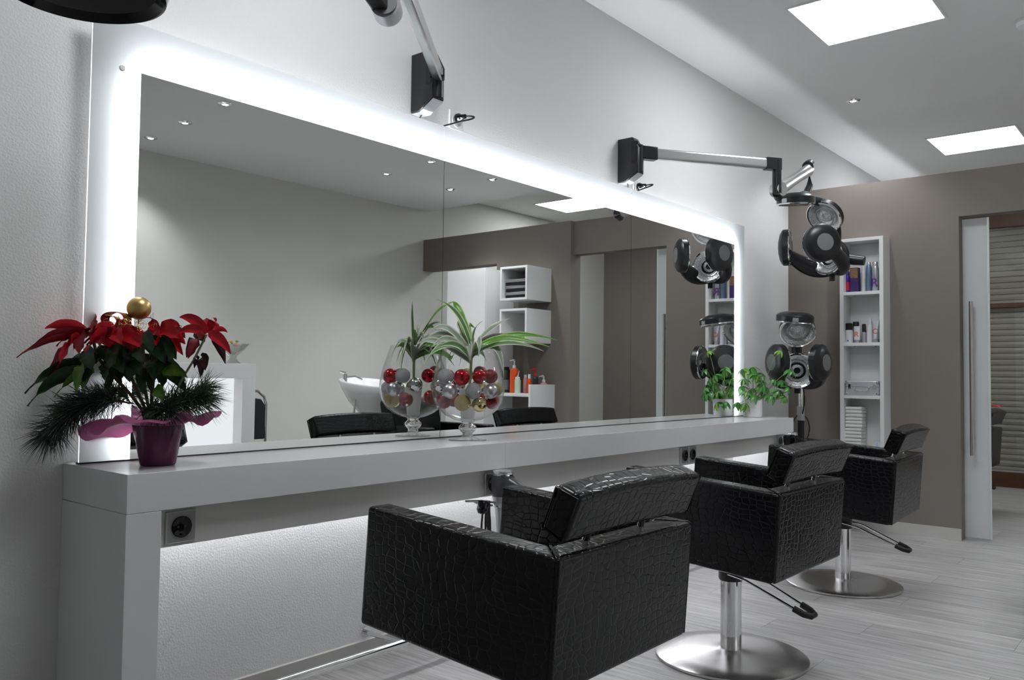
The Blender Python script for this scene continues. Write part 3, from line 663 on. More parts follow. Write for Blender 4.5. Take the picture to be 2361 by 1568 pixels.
for i in range(40):
    a = i / 39 * 5 * PI; lp.append((0.012 * math.sin(a * .5) + 0.014 * math.cos(a), 0.005 * math.sin(a * .7), -0.075 + 0.085 * math.sin(a)))
obj('cord', MB().tube(lp + [(0.02, 0.0, -0.12), (0.05, 0, -0.135), (0.075, 0, -0.13)], 0.0036, 8), M_RUBBER, hc, smooth=True)
obj('plug', MB().lathe([(0.010, 0.03), (0.019, 0.018), (0.021, 0.0), (0.021, -0.008)], 18, Matrix.Translation((-0.032, -0.01, 0.0)) @ Matrix.Rotation(R(205), 4, 'Y')), M_BLACKG, hc, smooth=True)
obj('hook', MB().tube([(-0.06, 0.05, 0.012), (-0.03, 0.0, 0.015), (0.05, -0.002, 0.0)], 0.004, 8), M_CHROME, hc, smooth=True)
hair_dryer((5.03, -0.43, 0.672), 'black hair dryer at the far end of the counter', '', M_BLACKG)
dryer_holder((5.03, -0.43, 0.672), 'silver cone holder under the black hair dryer at the far counter end')

# ---------------------------------------------------------------- goblet with baubles and a spider plant
VR = -(PI / 2 - 0) + (PI / 2 - 0.8759)      # plant frames: local x runs across the view, y away from it
GX, GY = 2.367, -0.211
gb = thing('glass_goblet', 'large stemmed glass goblet filled with baubles on the counter', 'goblet', (GX, GY, ZC + .0005), -0.8759)
GP = [(0.030, 0.073), (0.055, 0.080), (0.085, 0.094), (0.112, 0.116), (0.132, 0.148), (0.140, 0.188), (0.138, 0.225), (0.128, 0.270), (0.113, 0.318), (0.101, 0.350), (0.098, 0.365)]
inn = [(r - .0025, z + (.003 if i == 0 else 0)) for i, (r, z) in enumerate(GP)]
obj('bowl', MB().lathe([(0.001, 0.0725)] + GP + [(0.0968, 0.3665)] + inn[::-1] + [(0.001, 0.0762)], 56, cap0=False, cap1=False), M_GLASS, gb, smooth='all')
obj('stem', MB().lathe([(0.028, 0.0722), (0.020, 0.068), (0.024, 0.062), (0.034, 0.053), (0.0345, 0.046), (0.029, 0.036), (0.020, 0.028), (0.021, 0.020), (0.018, 0.016)], 40), M_CRYSTAL, gb, smooth='all')
obj('foot', MB().lathe([(0.072, 0.0), (0.0725, 0.002), (0.06, 0.0045), (0.035, 0.009), (0.02, 0.0158)], 48), M_GLASS, gb, smooth='all')
FIN = {'silver glitter': mat('silver_glitter', (0.50, 0.50, 0.52), 0.42, 0.8, var=0.4, vscale=400, bump=1.0, bscale=700), 'glossy red': mat('red_gloss', (0.45, 0.005, 0.012), 0.08, 0.75),
       'matte red': mat('red_matte', (0.22, 0.018, 0.022), 0.45, 0.5), 'gold glitter': mat('gold_glitter', (0.46, 0.37, 0.16), 0.42, 0.8, var=0.4, vscale=400, bump=1.0, bscale=700),
       'glossy silver': mat('silver_gloss', (0.78, 0.78, 0.79), 0.05, 1.0), 'pearl silver': mat('silver_pearl', (0.58, 0.58, 0.61), 0.28, 0.85), 'glossy gold': mat('gold_gloss', (0.72, 0.60, 0.30), 0.07, 1.0)}
def rin(z):
    for (r0, z0), (r1, z1) in zip(GP, GP[1:]):
        if z0 <= z <= z1: return r0 + (r1 - r0) * (z - z0) / (z1 - z0)
    return 0.03 if z < GP[0][1] else 0.1
BL = []   # crop coordinates -> local x, z; side: -1 toward the camera, +1 toward the mirror
for u, v, r, fin, where in ((1015, 745, .0300, 'silver glitter', 'at the upper left of the goblet, facing the room'), (1150, 752, .0312, 'glossy red', 'front centre of the goblet, below the plant stem'),
        (1285, 757, .0270, 'glossy red', 'just right of the plant stem'), (1372, 747, .0275, 'matte red', 'at the upper right of the goblet'),
        (950, 818, .0280, 'glossy silver', 'against the left side of the goblet'), (1058, 860, .0290, 'pearl silver', 'in the middle row, left of centre'),
        (1247, 850, .0305, 'silver glitter', 'in the middle row, right of centre'), (1376, 858, .0285, 'pearl silver', 'in the middle row at the right'),
        (1445, 845, .0260, 'gold glitter', 'against the right side of the goblet'), (1002, 945, .0285, 'matte red', 'in the bottom row at the left'),
        (1160, 950, .0310, 'gold glitter', 'in the bottom row at the centre'), (1290, 962, .0285, 'glossy gold', 'in the bottom row, right of centre'),
        (1392, 945, .0280, 'matte red', 'in the bottom row at the right')):
    BL.append([u * .0004777 - .5694, None, .596 - v * .0004777 + .004, r, fin, where, -1])
for x, z, r, fin, where in ((-.085, .245, .028, 'glossy red', 'at the mirror side, upper left in the reflection'), (-.045, .205, .029, 'glossy silver', 'at the mirror side, middle of the reflection'),
        (.035, .205, .029, 'glossy gold', 'at the mirror side, right in the reflection'), (.005, .155, .030, 'gold glitter', 'at the mirror side, bottom centre of the reflection'),
        (-.060, .155, .029, 'matte red', 'at the mirror side, bottom left of the reflection'), (.065, .155, .029, 'glossy red', 'at the mirror side, bottom right of the reflection'),
        (.040, .255, .027, 'matte red', 'at the mirror side, upper right of the reflection'), (-.01, .250, .026, 'gold glitter', 'at the top behind the plant stem')):
    BL.append([x, None, z, r, fin, where, 1])
for b in BL:
    R_ = max(0.02, rin(b[2]) - b[3] - .006); b[0] = max(-R_, min(R_, b[0])); b[1] = b[6] * math.sqrt(max(0.0, R_ * R_ - b[0] ** 2))
PR = 0.036   # inner plant pot
for it in range(300):
    for i, a in enumerate(BL):
        for c in BL[i + 1:]:
            d = Vector((a[0] - c[0], a[1] - c[1], a[2] - c[2])); m = a[3] + c[3] + .0006
            if 1e-6 < d.length < m:
                k = d.normalized() * (m - d.length) * 0.5
                for q in range(3): a[q] += k[q]; c[q] -= k[q]
        h = math.hypot(a[0], a[1])
        if a[2] - a[3] < 0.225 and h < PR + a[3] + .001 and h > 1e-5:
            f = (PR + a[3] + .001) / h; a[0] *= f; a[1] *= f; h = PR + a[3] + .001
        lim = min(rin(a[2]), rin(a[2] - a[3] * .6) + a[3] * .25, rin(min(.36, a[2] + a[3] * .6)) + a[3] * .25) - a[3] - .0035
        if h > lim and h > 1e-5:
            f = max(lim, .005) / h; a[0] *= f; a[1] *= f; a[2] += 0.0004 if a[2] < .19 else -0.0002
        a[2] = max(a[2], 0.090 + a[3])
bmesh_c = {}
gm = Matrix.Translation((GX, GY, ZC + .0005)) @ Matrix.Rotation(-0.8759, 4, 'Z')
for x, y, z, r, fin, where, sd_ in BL:
    t = thing('bauble', f'{fin} bauble {where}', 'bauble', gm @ Vector((x, y, z - r)), random.uniform(0, 6), 'Christmas baubles in the glass goblet')
    prof = [(max(.0004, r * math.sin(PI * k / 16)), r - r * math.cos(PI * k / 16)) for k in range(17)]
    obj('ball', MB().lathe(prof, 28, cap0=False, cap1=False), FIN[fin], t, smooth='all')
    ax = Vector((random.uniform(-1, 1), random.uniform(-1, 1), random.uniform(-.9, .1))).normalized()
    m = Matrix.Translation((0, 0, r)) @ zrot(ax).to_matrix().to_4x4()
    obj('cap', MB().lathe([(0.0055, r * .97), (0.006, r * .985), (0.0055, r + .0045), (0.001, r + .0055)], 14, m, cap0=False), FIN['glossy gold'] if 'gold' in fin else M_CHROME, t, smooth=True)
# plant in a small pot inside the goblet
sp = thing('spider_plant', 'variegated green and white strap-leaved plant rising from the goblet', 'plant', (GX, GY, ZC + .0005), -0.8759)
obj('pot', MB().lathe([(0.026, 0.083), (0.034, 0.19), (0.0355, 0.19), (0.0355, 0.197), (0.033, 0.197), (0.032, 0.185)], 28), M_CERAMIC, sp, smooth=True)
obj('soil', MB().lathe([(0.031, 0.187), (0.02, 0.191), (0.001, 0.192)], 24, cap0=False, cap1=False), mat('soil', (0.02, 0.014, 0.01), 0.95, bump=1.0, bscale=300), sp)
M_SPIDER = leaf_mat('variegated_leaf', hexc('5c8a4a'), hexc('dfe3cf'), 0.62, 0.35, 0.10)
M_SPIDER2 = leaf_mat('variegated_leaf_pale', hexc('8fa08a'), hexc('d9dccb'), 0.62, 0.35, 0.12)
M_SPIDER3 = leaf_mat('green_leaf_bright', hexc('5f9a2c'), hexc('c9d99a'), 0.80, 0.35, 0.10)
M_BROWNL = leaf_mat('withered_leaf', hexc('5a3c34'), hexc('6e4c40'), 0.6, 0.6, 0.2)
M_STEMG = mat('pale_green_stem', hexc('8f9a6c'), 0.6, var=0.2, vscale=60)
obj('stem', MB().tube([(0.004, 0, 0.19), (0.009, 0.0, 0.26), (0.011, 0, 0.345), (0.012, 0, 0.385)], [0.0055, 0.0052, 0.006, 0.004], 10), M_STEMG, sp, smooth=True)
def su(u, v): return u * .0004777 - .5694, .596 - v * .0004777
for bu, bv, cu, cv, tu, tv, dep, wd, mt in (
        (1212, 430, 1120, 180, 925, 118, -.02, .0085, 0), (1205, 470, 1100, 270, 1085, 283, .10, .010, 1), (1195, 480, 980, 300, 800, 470, .03, .010, 1), (1190, 500, 960, 330, 720, 480, .07, .009, 1),
        (1200, 500, 1000, 380, 835, 665, -.07, .0115, 0), (1200, 540, 900, 380, 770, 495, -.03, .011, 1), (1215, 450, 1220, 330, 1305, 283, .02, .006, 0), (1235, 450, 1340, 330, 1520, 258, .04, .010, 1),
        (1230, 470, 1420, 360, 1835, 492, -.04, .0125, 2), (1235, 480, 1500, 330, 1905, 432, .03, .011, 2), (1240, 490, 1480, 400, 1790, 530, -.08, .009, 0), (1235, 500, 1450, 380, 1480, 752, -.05, .0105, 1),
        (1225, 520, 1290, 330, 1280, 580, -.09, .0125, 1), (1205, 530, 1195, 380, 1212, 620, -.07, .0125, 1), (1215, 430, 1150, 250, 1240, 345, .09, .009, 2), (1200, 520, 1080, 400, 1000, 640, .08, .010, 0),
        (1195, 500, 1010, 340, 880, 545, -.05, .0105, 1), (1190, 470, 1000, 250, 850, 400, .0, .010, 1), (1200, 510, 1090, 420, 940, 520, -.08, .010, 0),
        (1225, 470, 1320, 390, 1600, 385, .08, .011, 1), (1225, 520, 1290, 470, 1330, 610, .05, .009, 1), (1210, 420, 1080, 130, 1035, 105, .16, .013, 2), (1195, 510, 1040, 390, 900, 560, .12, .011, 2),
        (1215, 480, 1120, 330, 1000, 460, .18, .011, 2), (1215, 500, 1150, 430, 1100, 650, .16, .008, 3), (1225, 500, 1330, 380, 1420, 560, .15, .010, 1), (1210, 520, 1050, 450, 1010, 700, .19, .010, 2)):
    b0 = su(bu, bv + 60); c0 = su(cu, cv); t0 = su(tu, tv)
    P0 = Vector((0.011 + (b0[0] - .01) * .25, 0.0, min(b0[1] - .012, .375))); P3 = Vector((t0[0], dep, t0[1])); PC = Vector((c0[0], dep * .55, c0[1]))
    pts = bez(P0, P0.lerp(PC, .65), PC.lerp(P3, .15), P3, 14)
    obj('leaf', leaf_mb(pts, wd * 1.3, P_STRAP, side=(.45, .45, .78), fold=0.30), (M_SPIDER, M_SPIDER2, M_SPIDER3, M_BROWNL)[mt], sp, smooth='all')

# ---------------------------------------------------------------- poinsettia
PX, PY = 1.135, -0.214
po = thing('poinsettia', 'red poinsettia arrangement with pine in a purple wrapped pot', 'plant', (PX, PY, ZC + .0005), -0.8759)
def dmax(x): return (0.170 + .768 * x) / .64
def pu(u, v): return u * .000337 - .3325, .4876 - v * .000337
M_WRAP = mat('purple_wrapping_paper', hexc('5c2446'), 0.22, var=0.25, vscale=18, bump=0.9, bscale=28)
M_WRAPP = frosted('pink_paper_collar', hexc('b8648f'), 0.3, 0.35)
mb = MB(); n = 48; rows = [(0.043, 0.0), (0.0455, 0.004), (0.050, 0.03), (0.055, 0.06), (0.0595, 0.085), (0.063, 0.108)]
vs = []; fs = []
for j, (r, z) in enumerate(rows):
    for k in range(n):
        a = 2 * PI * k / n; w = 1 + (0.05 * math.sin(a * 5 + j * .8) + 0.035 * math.sin(a * 11 - j) + .02 * math.sin(a * 17 + 2 * j)) * (j / 5)
        vs.append((r * w * math.cos(a), r * w * math.sin(a), z))
for j in range(len(rows) - 1):
    for k in range(n): fs.append((j * n + k, j * n + (k + 1) % n, (j + 1) * n + (k + 1) % n, (j + 1) * n + k))
fs.append(tuple(range(n))[::-1]); mb.add(vs, fs)
obj('pot_wrap', mb, M_WRAP, po, smooth='all')
mb = MB(); vs = []; fs = []; n = 72
for j in range(6):
    q = j / 5
    for k in range(n):
        a = 2 * PI * k / n; lob = 0.5 + 0.5 * math.sin(a * 4 + 0.9)
        ext = 0.062 + q * (0.055 + 0.045 * lob + 0.02 * max(0, -math.cos(a)) * 2)
        dr_ = 0.108 + 0.022 * math.sin(q * PI * .7) + q * (0.012 * math.sin(a * 6) + 0.010 * math.sin(a * 9 + 1)) - q * q * 0.055 * max(0, -math.cos(a + .25)) ** 2 + q * .004 * math.cos(a)
        vs.append((ext * math.cos(a), min(ext * math.sin(a), dmax(ext * math.cos(a))), max(dr_, .01)))
for j in range(5):
    for k in range(n): fs.append((j * n + k, j * n + (k + 1) % n, (j + 1) * n + (k + 1) % n, (j + 1) * n + k))
mb.add(vs, fs); obj('paper_collar', mb, M_WRAPP, po, smooth='all')
obj('soil', MB().lathe([(0.060, 0.10), (0.03, 0.108), (0.001, 0.11)], 24, cap0=False, cap1=False), MATS['soil'], po)
M_RED = leaf_mat('red_bract', hexc('c41222'), hexc('d01a2c'), 0.5, 0.42, 0.3)
M_RED2 = leaf_mat('crimson_bract', hexc('94101f'), hexc('7e0d1e'), 0.5, 0.42, 0.3)
M_WILT = leaf_mat('wilted_bract', hexc('3a0f1c'), hexc('2a0c16'), 0.5, 0.55, 0.3)
M_GRN = leaf_mat('dark_green_leaf', hexc('24401f'), hexc('1c3319'), 0.5, 0.38, 0.3)
M_GRN2 = leaf_mat('fresh_green_leaf', hexc('58802a'), hexc('4a7023'), 0.5, 0.38, 0.3)
def blade(kind, b, t, dep0, dep1, wd, mt, arch=0.012, sag=0.0, side=None):
    x0, z0 = pu(*b); x1, z1 = pu(*t)
    dep0 = min(dep0, dmax(x0)); dep1 = min(dep1, dmax(x1)); A = Vector((x0, dep0, z0)); B = Vector((x1, dep1, z1)); L = (B - A).length
    C1 = A.lerp(B, .33) + Vector((0, 0, arch + L * .12)); C2 = A.lerp(B, .72) + Vector((0, 0, arch + L * .06 - sag))
    obj(kind, leaf_mb(bez(A, C1, C2, B, 10), wd, P_POINT, side=side, fold=0.22, wave=0.10), mt, po, smooth='all')
TW = Vector((0.6, 0.1, 0.75))
for b, t, d0, d1, w, m in (
        ((420, 400), (160, 375), -.02, -.05, .017, M_RED), ((430, 390), (402, 238), .0, .03, .013, M_RED), ((410, 420), (120, 492), -.03, -.06, .014, M_RED2), ((400, 440), (35, 608), -.03, -.05, .011, M_RED2),
        ((400, 430), (200, 778), -.04, -.07, .022, M_RED2), ((440, 400), (560, 345), -.04, -.06, .018, M_RED2), ((430, 420), (470, 575), -.06, -.09, .024, M_RED2), ((410, 430), (300, 640), -.05, -.08, .022, M_RED),
        ((440, 400), (600, 500), .02, .02, .02, M_RED2), ((420, 400), (520, 330), .04, .07, .018, M_RED),
        ((720, 395), (585, 420), -.08, -.10, .020, M_RED), ((720, 410), (545, 572), -.09, -.12, .022, M_RED), ((730, 400), (640, 350), -.05, -.03, .020, M_RED), ((740, 420), (1005, 535), -.09, -.11, .020, M_RED),
        ((735, 420), (850, 500), -.10, -.13, .021, M_RED), ((720, 400), (800, 335), -.06, -.04, .020, M_RED), ((725, 415), (680, 520), -.10, -.13, .022, M_RED2), ((740, 400), (860, 380), -.07, -.08, .018, M_RED),
        ((1000, 400), (1172, 338), -.03, -.03, .018, M_RED), ((1000, 410), (1205, 440), -.04, -.05, .022, M_RED), ((1000, 420), (1215, 572), -.03, -.04, .017, M_RED), ((990, 400), (905, 325), -.03, -.02, .017, M_RED),
        ((1000, 420), (1065, 505), -.06, -.09, .021, M_RED), ((990, 420), (930, 520), -.06, -.09, .020, M_RED), ((1010, 395), (1060, 330), .02, .05, .018, M_RED), ((1000, 400), (1100, 420), .03, .07, .018, M_RED2),
        ((1370, 385), (1152, 266), -.01, -.02, .015, M_RED), ((1365, 380), (1272, 285), .02, .04, .012, M_RED), ((1375, 380), (1420, 288), .01, .01, .017, M_RED), ((1385, 395), (1500, 378), .0, .02, .009, M_RED),
        ((1385, 400), (1572, 556), -.02, -.02, .016, M_RED), ((1375, 410), (1275, 602), -.04, -.06, .022, M_RED2), ((1365, 395), (1150, 398), -.02, -.03, .013, M_RED), ((1385, 405), (1488, 632), .01, .02, .015, M_WILT),
        ((1350, 400), (1215, 590), -.01, -.02, .021, M_WILT), ((1340, 580), (1370, 690), -.02, -.02, .016, M_WILT), ((1320, 600), (1325, 745), .0, -.01, .013, M_WILT), ((1300, 600), (1270, 670), -.01, -.01, .010, M_WILT)):
    blade('bract', b, t, d0, d1, w * 1.3, m, side=TW)
obj('flower_stalk', MB().tube([Vector((pu(1110, 880)[0], 0, pu(1110, 880)[1])), Vector((pu(1180, 740)[0], -.005, pu(1180, 740)[1])), Vector((pu(1260, 610)[0], -.008, pu(1260, 610)[1])), Vector((pu(1365, 400)[0], -.012, pu(1365, 400)[1]))], 0.0032, 8), M_STEMG, po, smooth=True)
for b, t, d0, d1, w, m in (
        ((400, 640), (78, 882), -.03, -.06, .020, M_GRN), ((420, 700), (92, 980), -.05, -.09, .022, M_GRN), ((460, 690), (180, 850), -.02, -.05, .020, M_GRN2), ((380, 620), (230, 740), .03, .05, .022, M_GRN),
        ((1000, 480), (1200, 605), -.05, -.07, .026, M_GRN), ((960, 470), (1150, 640), -.07, -.10, .026, M_GRN), ((950, 430), (1080, 560), -.09, -.12, .022, M_GRN), ((1000, 620), (1060, 780), -.06, -.09, .024, M_GRN),
        ((760, 600), (700, 800), -.06, -.10, .026, M_GRN), ((600, 590), (520, 800), -.06, -.10, .026, M_GRN), ((680, 560), (860, 720), -.09, -.12, .028, M_GRN), ((820, 580), (980, 740), -.07, -.11, .026, M_GRN),
        ((560, 600), (400, 780), -.05, -.08, .024, M_GRN), ((640, 600), (600, 760), .04, .06, .026, M_GRN), ((860, 600), (1020, 700), .04, .08, .026, M_GRN), ((700, 640), (640, 880), -.03, -.06, .022, M_GRN),
        ((1030, 720), (1240, 745), -.02, -.03, .018, M_GRN2), ((1000, 860), (1110, 930), -.05, -.07, .020, M_GRN2), ((560, 700), (320, 905), -.07, -.11, .016, M_GRN2), ((900, 700), (960, 880), -.05, -.08, .020, M_GRN),
        ((500, 560), (620, 700), -.09, -.12, .026, M_GRN), ((820, 540), (760, 690), -.10, -.13, .026, M_GRN), ((930, 540), (1010, 640), -.10, -.13, .024, M_GRN), ((560, 620), (480, 700), .06, .10, .026, M_GRN), ((880, 640), (800, 780), .05, .09, .026, M_GRN)):
    blade('leaf', b, t, d0, d1, w * 1.25, m, side=TW)
rnd = random.Random(21)
for k in range(34):
    bx = rnd.uniform(430, 1020); bb = (bx, rnd.uniform(520, 680)); tt = (bx + rnd.gauss(0, 110), bb[1] + rnd.uniform(90, 240)); dd = rnd.uniform(-.09, .09)
    blade('leaf', bb, tt, dd, dd + rnd.uniform(-.05, .03), rnd.uniform(.022, .032), M_GRN if k % 7 else M_GRN2, side=TW)
for k in range(26):
    cxy = rnd.choice(((430, 410, -.02), (730, 410, -.05), (1000, 410, -.02), (600, 430, .05), (880, 420, .06))); a = rnd.uniform(0, 2 * PI)
    blade('bract', (cxy[0], cxy[1]), (cxy[0] + 190 * math.cos(a), cxy[1] + 60 + 75 * math.sin(a)), cxy[2], cxy[2] + .07 * math.sin(a * 1.7), rnd.uniform(.020, .028), M_RED if k % 3 else M_RED2, side=TW)
for bu, bv, tu, tv, d in ((760, 960, 470, 460, -.02), (800, 960, 720, 430, -.05), (860, 960, 980, 440, -.02), (900, 950, 1110, 880, 0), (820, 950, 760, 480, .03), (840, 960, 900, 470, .03)):
    a = pu(bu, bv); c = pu(tu, tv); obj('branch', MB().tube(bez((a[0] * .4, 0, .105), (a[0] * .6, d * .3, .2), (c[0], d, c[1] - .08), (c[0], d, c[1]), 6), 0.0045, 8), mat('brown_branch', (0.07, 0.05, 0.03), 0.8), po, smooth=True)
M_PINE = mat('pine_needle', hexc('26352a'), 0.5, var=0.3, vscale=30)
M_PINE2 = mat('pine_needle_green', hexc('35513a'), 0.5, var=0.3, vscale=30)
def sprig(path, n, ln, mt, spread):
    mb = MB(); rnd = random.Random(n)
    for i in range(n):
        q = rnd.uniform(0.15, 1.0); k = q * (len(path) - 1); j = min(int(k), len(path) - 2); P = path[j].lerp(path[j + 1], k - j)
        T = (path[j + 1] - path[j]).normalized()
        d = (T * rnd.uniform(.5, 1.0) + Vector((rnd.gauss(0, 1), rnd.gauss(0, 1), rnd.gauss(0, 1))).normalized() * spread).normalized()
        l = ln * rnd.uniform(.7, 1.15); s_ = d.cross(Vector((rnd.random(), rnd.random(), rnd.random()))).normalized() * 0.0008; s2 = d.cross(s_).normalized() * 0.0008
        mid = P + d * l * .55 + Vector((0, 0, -0.004)); tip = P + d * l + Vector((0, 0, -0.014))
        mb.add([P + s_, P - s_ * .5 + s2, P - s_ * .5 - s2, mid + s_, mid - s_ * .5 + s2, mid - s_ * .5 - s2, tip], [(0, 1, 4, 3), (1, 2, 5, 4), (2, 0, 3, 5), (3, 4, 6), (4, 5, 6), (5, 3, 6)])
    mb.v = [(q[0], min(q[1], (0.196 + .768 * q[0]) / .64), max(q[2], .004)) for q in mb.v]
    o = obj('pine_needles', mb, mt, po); o['kind'] = 'stuff'
    obj('twig', MB().tube(path, 0.0022, 6), MATS['brown_branch'], po, smooth=True)
def pp(lst): return [Vector((pu(u, v)[0], min(d, dmax(pu(u, v)[0]) - .02), pu(u, v)[1])) for u, v, d in lst]
sprig(pp([(780, 960, 0), (600, 930, -.04), (450, 990, -.07), (340, 1090, -.09), (270, 1180, -.10)]), 760, .080, M_PINE, .75)
sprig(pp([(760, 960, 0), (560, 900, -.02), (400, 930, -.02), (300, 1000, -.03)]), 520, .075, M_PINE, .85)
sprig(pp([(760, 960, 0), (640, 860, .03), (520, 860, .05)]), 300, .065, M_PINE, .9)
sprig(pp([(900, 980, 0), (1080, 960, -.02), (1250, 930, -.03), (1380, 900, -.03)]), 560, .075, M_PINE2, .75)
sprig(pp([(900, 980, 0), (1060, 930, .03), (1200, 860, .05), (1300, 830, .06)]), 360, .075, M_PINE2, .8)
sprig(pp([(900, 980, -.03), (1050, 1000, -.07), (1180, 990, -.09)]), 300, .065, M_PINE, .9)
M_GOLDM = mat('gold_satin', (0.66, 0.46, 0.19), 0.34, 0.9)
gx, gz = pu(840, 200)
gbb = thing('bauble', 'large satin gold bauble on top of the poinsettia', 'bauble', Matrix.Translation((PX, PY, ZC + .0005)) @ Matrix.Rotation(-0.8759, 4, 'Z') @ Vector((gx, -.03, gz - .031)))
obj('ball', MB().lathe([(max(.0004, .031 * math.sin(PI * k / 20)), .031 - .031 * math.cos(PI * k / 20)) for k in range(21)], 36, cap0=False, cap1=False), M_GOLDM, gbb, smooth='all')
obj('stick', MB().tube([(0, 0, 0.001), (0, 0, -0.09)], 0.002, 8), M_GOLDM, gbb)
mb = MB(); rnd = random.Random(3)
for i in range(46):
    cx, cz = pu(rnd.gauss(810, 85), rnd.gauss(335, 40)); c = Vector((cx, -.06 + rnd.uniform(-.045, .045), cz)); ax = Vector((rnd.gauss(0, 1), rnd.gauss(0, 1), rnd.gauss(0, 1))).normalized()
    e1 = ax.orthogonal().normalized(); e2 = ax.cross(e1); r = rnd.uniform(.004, .011); pts = []
    for k in range(14): a = k / 13 * 2 * PI * 1.1; pts.append(c + e1 * r * math.cos(a) + e2 * r * math.sin(a) + ax * k * .0006)
    mb.add(*[(lambda q: (q.v, q.f))(MB().tube(pts, 0.0005, 4))][0])
o = obj('gold_tinsel', mb, mat('gold_wire', (0.72, 0.55, 0.22), 0.25, 1.0), po); o['kind'] = 'stuff'
M_RIB = mat('red_ribbon', hexc('9a1526'), 0.4, var=0.1); M_RIBG = mat('gold_ribbon', hexc('b5934f'), 0.35, 0.6)
def ribbon(cu, cv, d, rx, rz_, w, a0, a1, tilt_):
    c = Vector((pu(cu, cv)[0], d, pu(cu, cv)[1])); vs = []; fs = []; n = 20
    def ring(ww, k0):
        mb = MB(); vs = []; fs = []
        for k in range(n + 1):
            a = a0 + (a1 - a0) * k / n; p = c + Vector((rx * math.cos(a), 0, rz_ * math.sin(a)))
            for s_ in (-1, 1):
                for th in (0, .0006): vs.append(p + Vector((tilt_ * s_ * ww, s_ * ww, 0)) + (p - c).normalized() * (th + k0))
        for k in range(n):
            i = k * 4; fs += [(i, i + 4, i + 6, i + 2), (i + 1, i + 3, i + 7, i + 5), (i, i + 1, i + 5, i + 4), (i + 2, i + 6, i + 7, i + 3)]
        return mb.add(vs, fs)
    r = obj('ribbon_loop', ring(w, 0), M_RIB, po, smooth=True); obj('gold_stripe', ring(w * .45, .0007), M_RIBG, r, smooth=True)
ribbon(690, 290, -.05, .030, .018, .012, -.6, PI + .3, .5)
ribbon(950, 320, -.06, .020, .014, .011, -1.2, PI - .2, -.5)
ribbon(610, 310, -.02, .020, .016, .010, .2, PI + 1.2, .3)

# ---------------------------------------------------------------- potted umbrella plant
SX, SY = 5.085, -0.163
um = thing('umbrella_plant', 'green umbrella plant in a white round pot at the counter end', 'plant', (SX, SY, ZC + .0005), -0.8759)
obj('pot', MB().lathe([(0.056, 0.0), (0.0595, 0.003), (0.0635, 0.104), (0.0635, 0.108), (0.059, 0.108), (0.057, 0.09)], 40), M_CERAMIC, um, smooth=True)
obj('soil', MB().lathe([(0.057, 0.09), (0.001, 0.094)], 24, cap0=False, cap1=False), MATS['soil'], um)
M_UM = leaf_mat('umbrella_leaf', hexc('5a9c48'), hexc('4a8c3e'), 0.5, 0.32, 0.3)
M_UM2 = leaf_mat('umbrella_leaf_variegated', hexc('b5c84a'), hexc('3a7a32'), 0.45, 0.32, 0.3)
M_UM3 = leaf_mat('umbrella_leaf_young', hexc('98c858'), hexc('80b848'), 0.5, 0.32, 0.3)
LM = []
for m in (M_UM, M_UM2, M_UM3):
    pts = bez((0, 0, 0), (0.018, 0, 0.004), (0.036, 0, 0.0), (0.056, 0, -0.012), 8)
    me = leaf_mb(pts, 0.0115, lambda t: max(.05, math.sin(PI * (t * .9 + .08)) ** .9), fold=.18).mesh('leaflet'); me.materials.append(m)
    for p in me.polygons: p.use_smooth = True
    LM.append(me)
rnd = random.Random(11)
def uu(u, v): return (u * .000352 - .502) * 1.12 + .012, .508 - v * .000352
for u, v, d, kind, sc in ((1815, 235, -.03, 2, .8), (1985, 585, -.02, 0, 1.05), (1400, 545, .02, 0, 1), (1210, 585, -.02, 1, 1), (1440, 690, -.05, 1, 1.1), (1560, 650, .03, 0, 1.0), (1265, 985, -.05, 1, 1.05), (1720, 760, -.03, 0, 1),
        (1660, 1040, -.06, 0, 1.05), (1870, 770, .0, 0, 1), (1960, 900, -.02, 0, 1), (1880, 1060, -.05, 1, 1.1), (1220, 1195, -.07, 1, .95), (1760, 950, -.06, 0, 1.05), (1370, 1050, -.06, 0, 1), (1530, 850, -.04, 0, 1.1),
        (1850, 950, .04, 0, 1), (1600, 780, .06, 0, 1), (1300, 760, .05, 1, 1), (1450, 930, .06, 0, 1), (1250, 900, .07, 0, 1), (1680, 900, .09, 0, 1), (1480, 640, .10, 1, 1), (1350, 560, .12, 2, .9), (1600, 1000, .08, 1, 1), (1130, 1180, -.03, 0, .9)):
    x, z = uu(u, v); c = Vector((x, d, z)); tilt_ = Vector((x * 2.2 + rnd.uniform(-.3, .3), d * 2.2 - .25, .85)).normalized()
    q = zrot(tilt_); base = Vector((x * .12, d * .12, 0.095))
    obj('petiole', MB().tube(bez(base, base + Vector((x * .2, d * .2, .06)), c + Vector((-x * .25, -d * .25, -.03)), c, 7), 0.0016, 6), M_STEMG, um, smooth=True)
    nl = rnd.choice((6, 7, 7)); r0 = rnd.uniform(0, 6)
    for k in range(nl):
        o = bpy.data.objects.new('leaflet', LM[kind if (kind != 1 or k % 2) else 0]); COL.objects.link(o); o.parent = um; o.location = c
        o.rotation_mode = 'QUATERNION'; o.rotation_quaternion = q @ Quaternion((0, 0, 1), r0 + 2 * PI * k / nl + rnd.uniform(-.2, .2)) @ Quaternion((0, 1, 0), rnd.uniform(.35, .95))
        s_ = 1.08 * sc * rnd.uniform(.8, 1.1); o.scale = (s_, s_, s_)

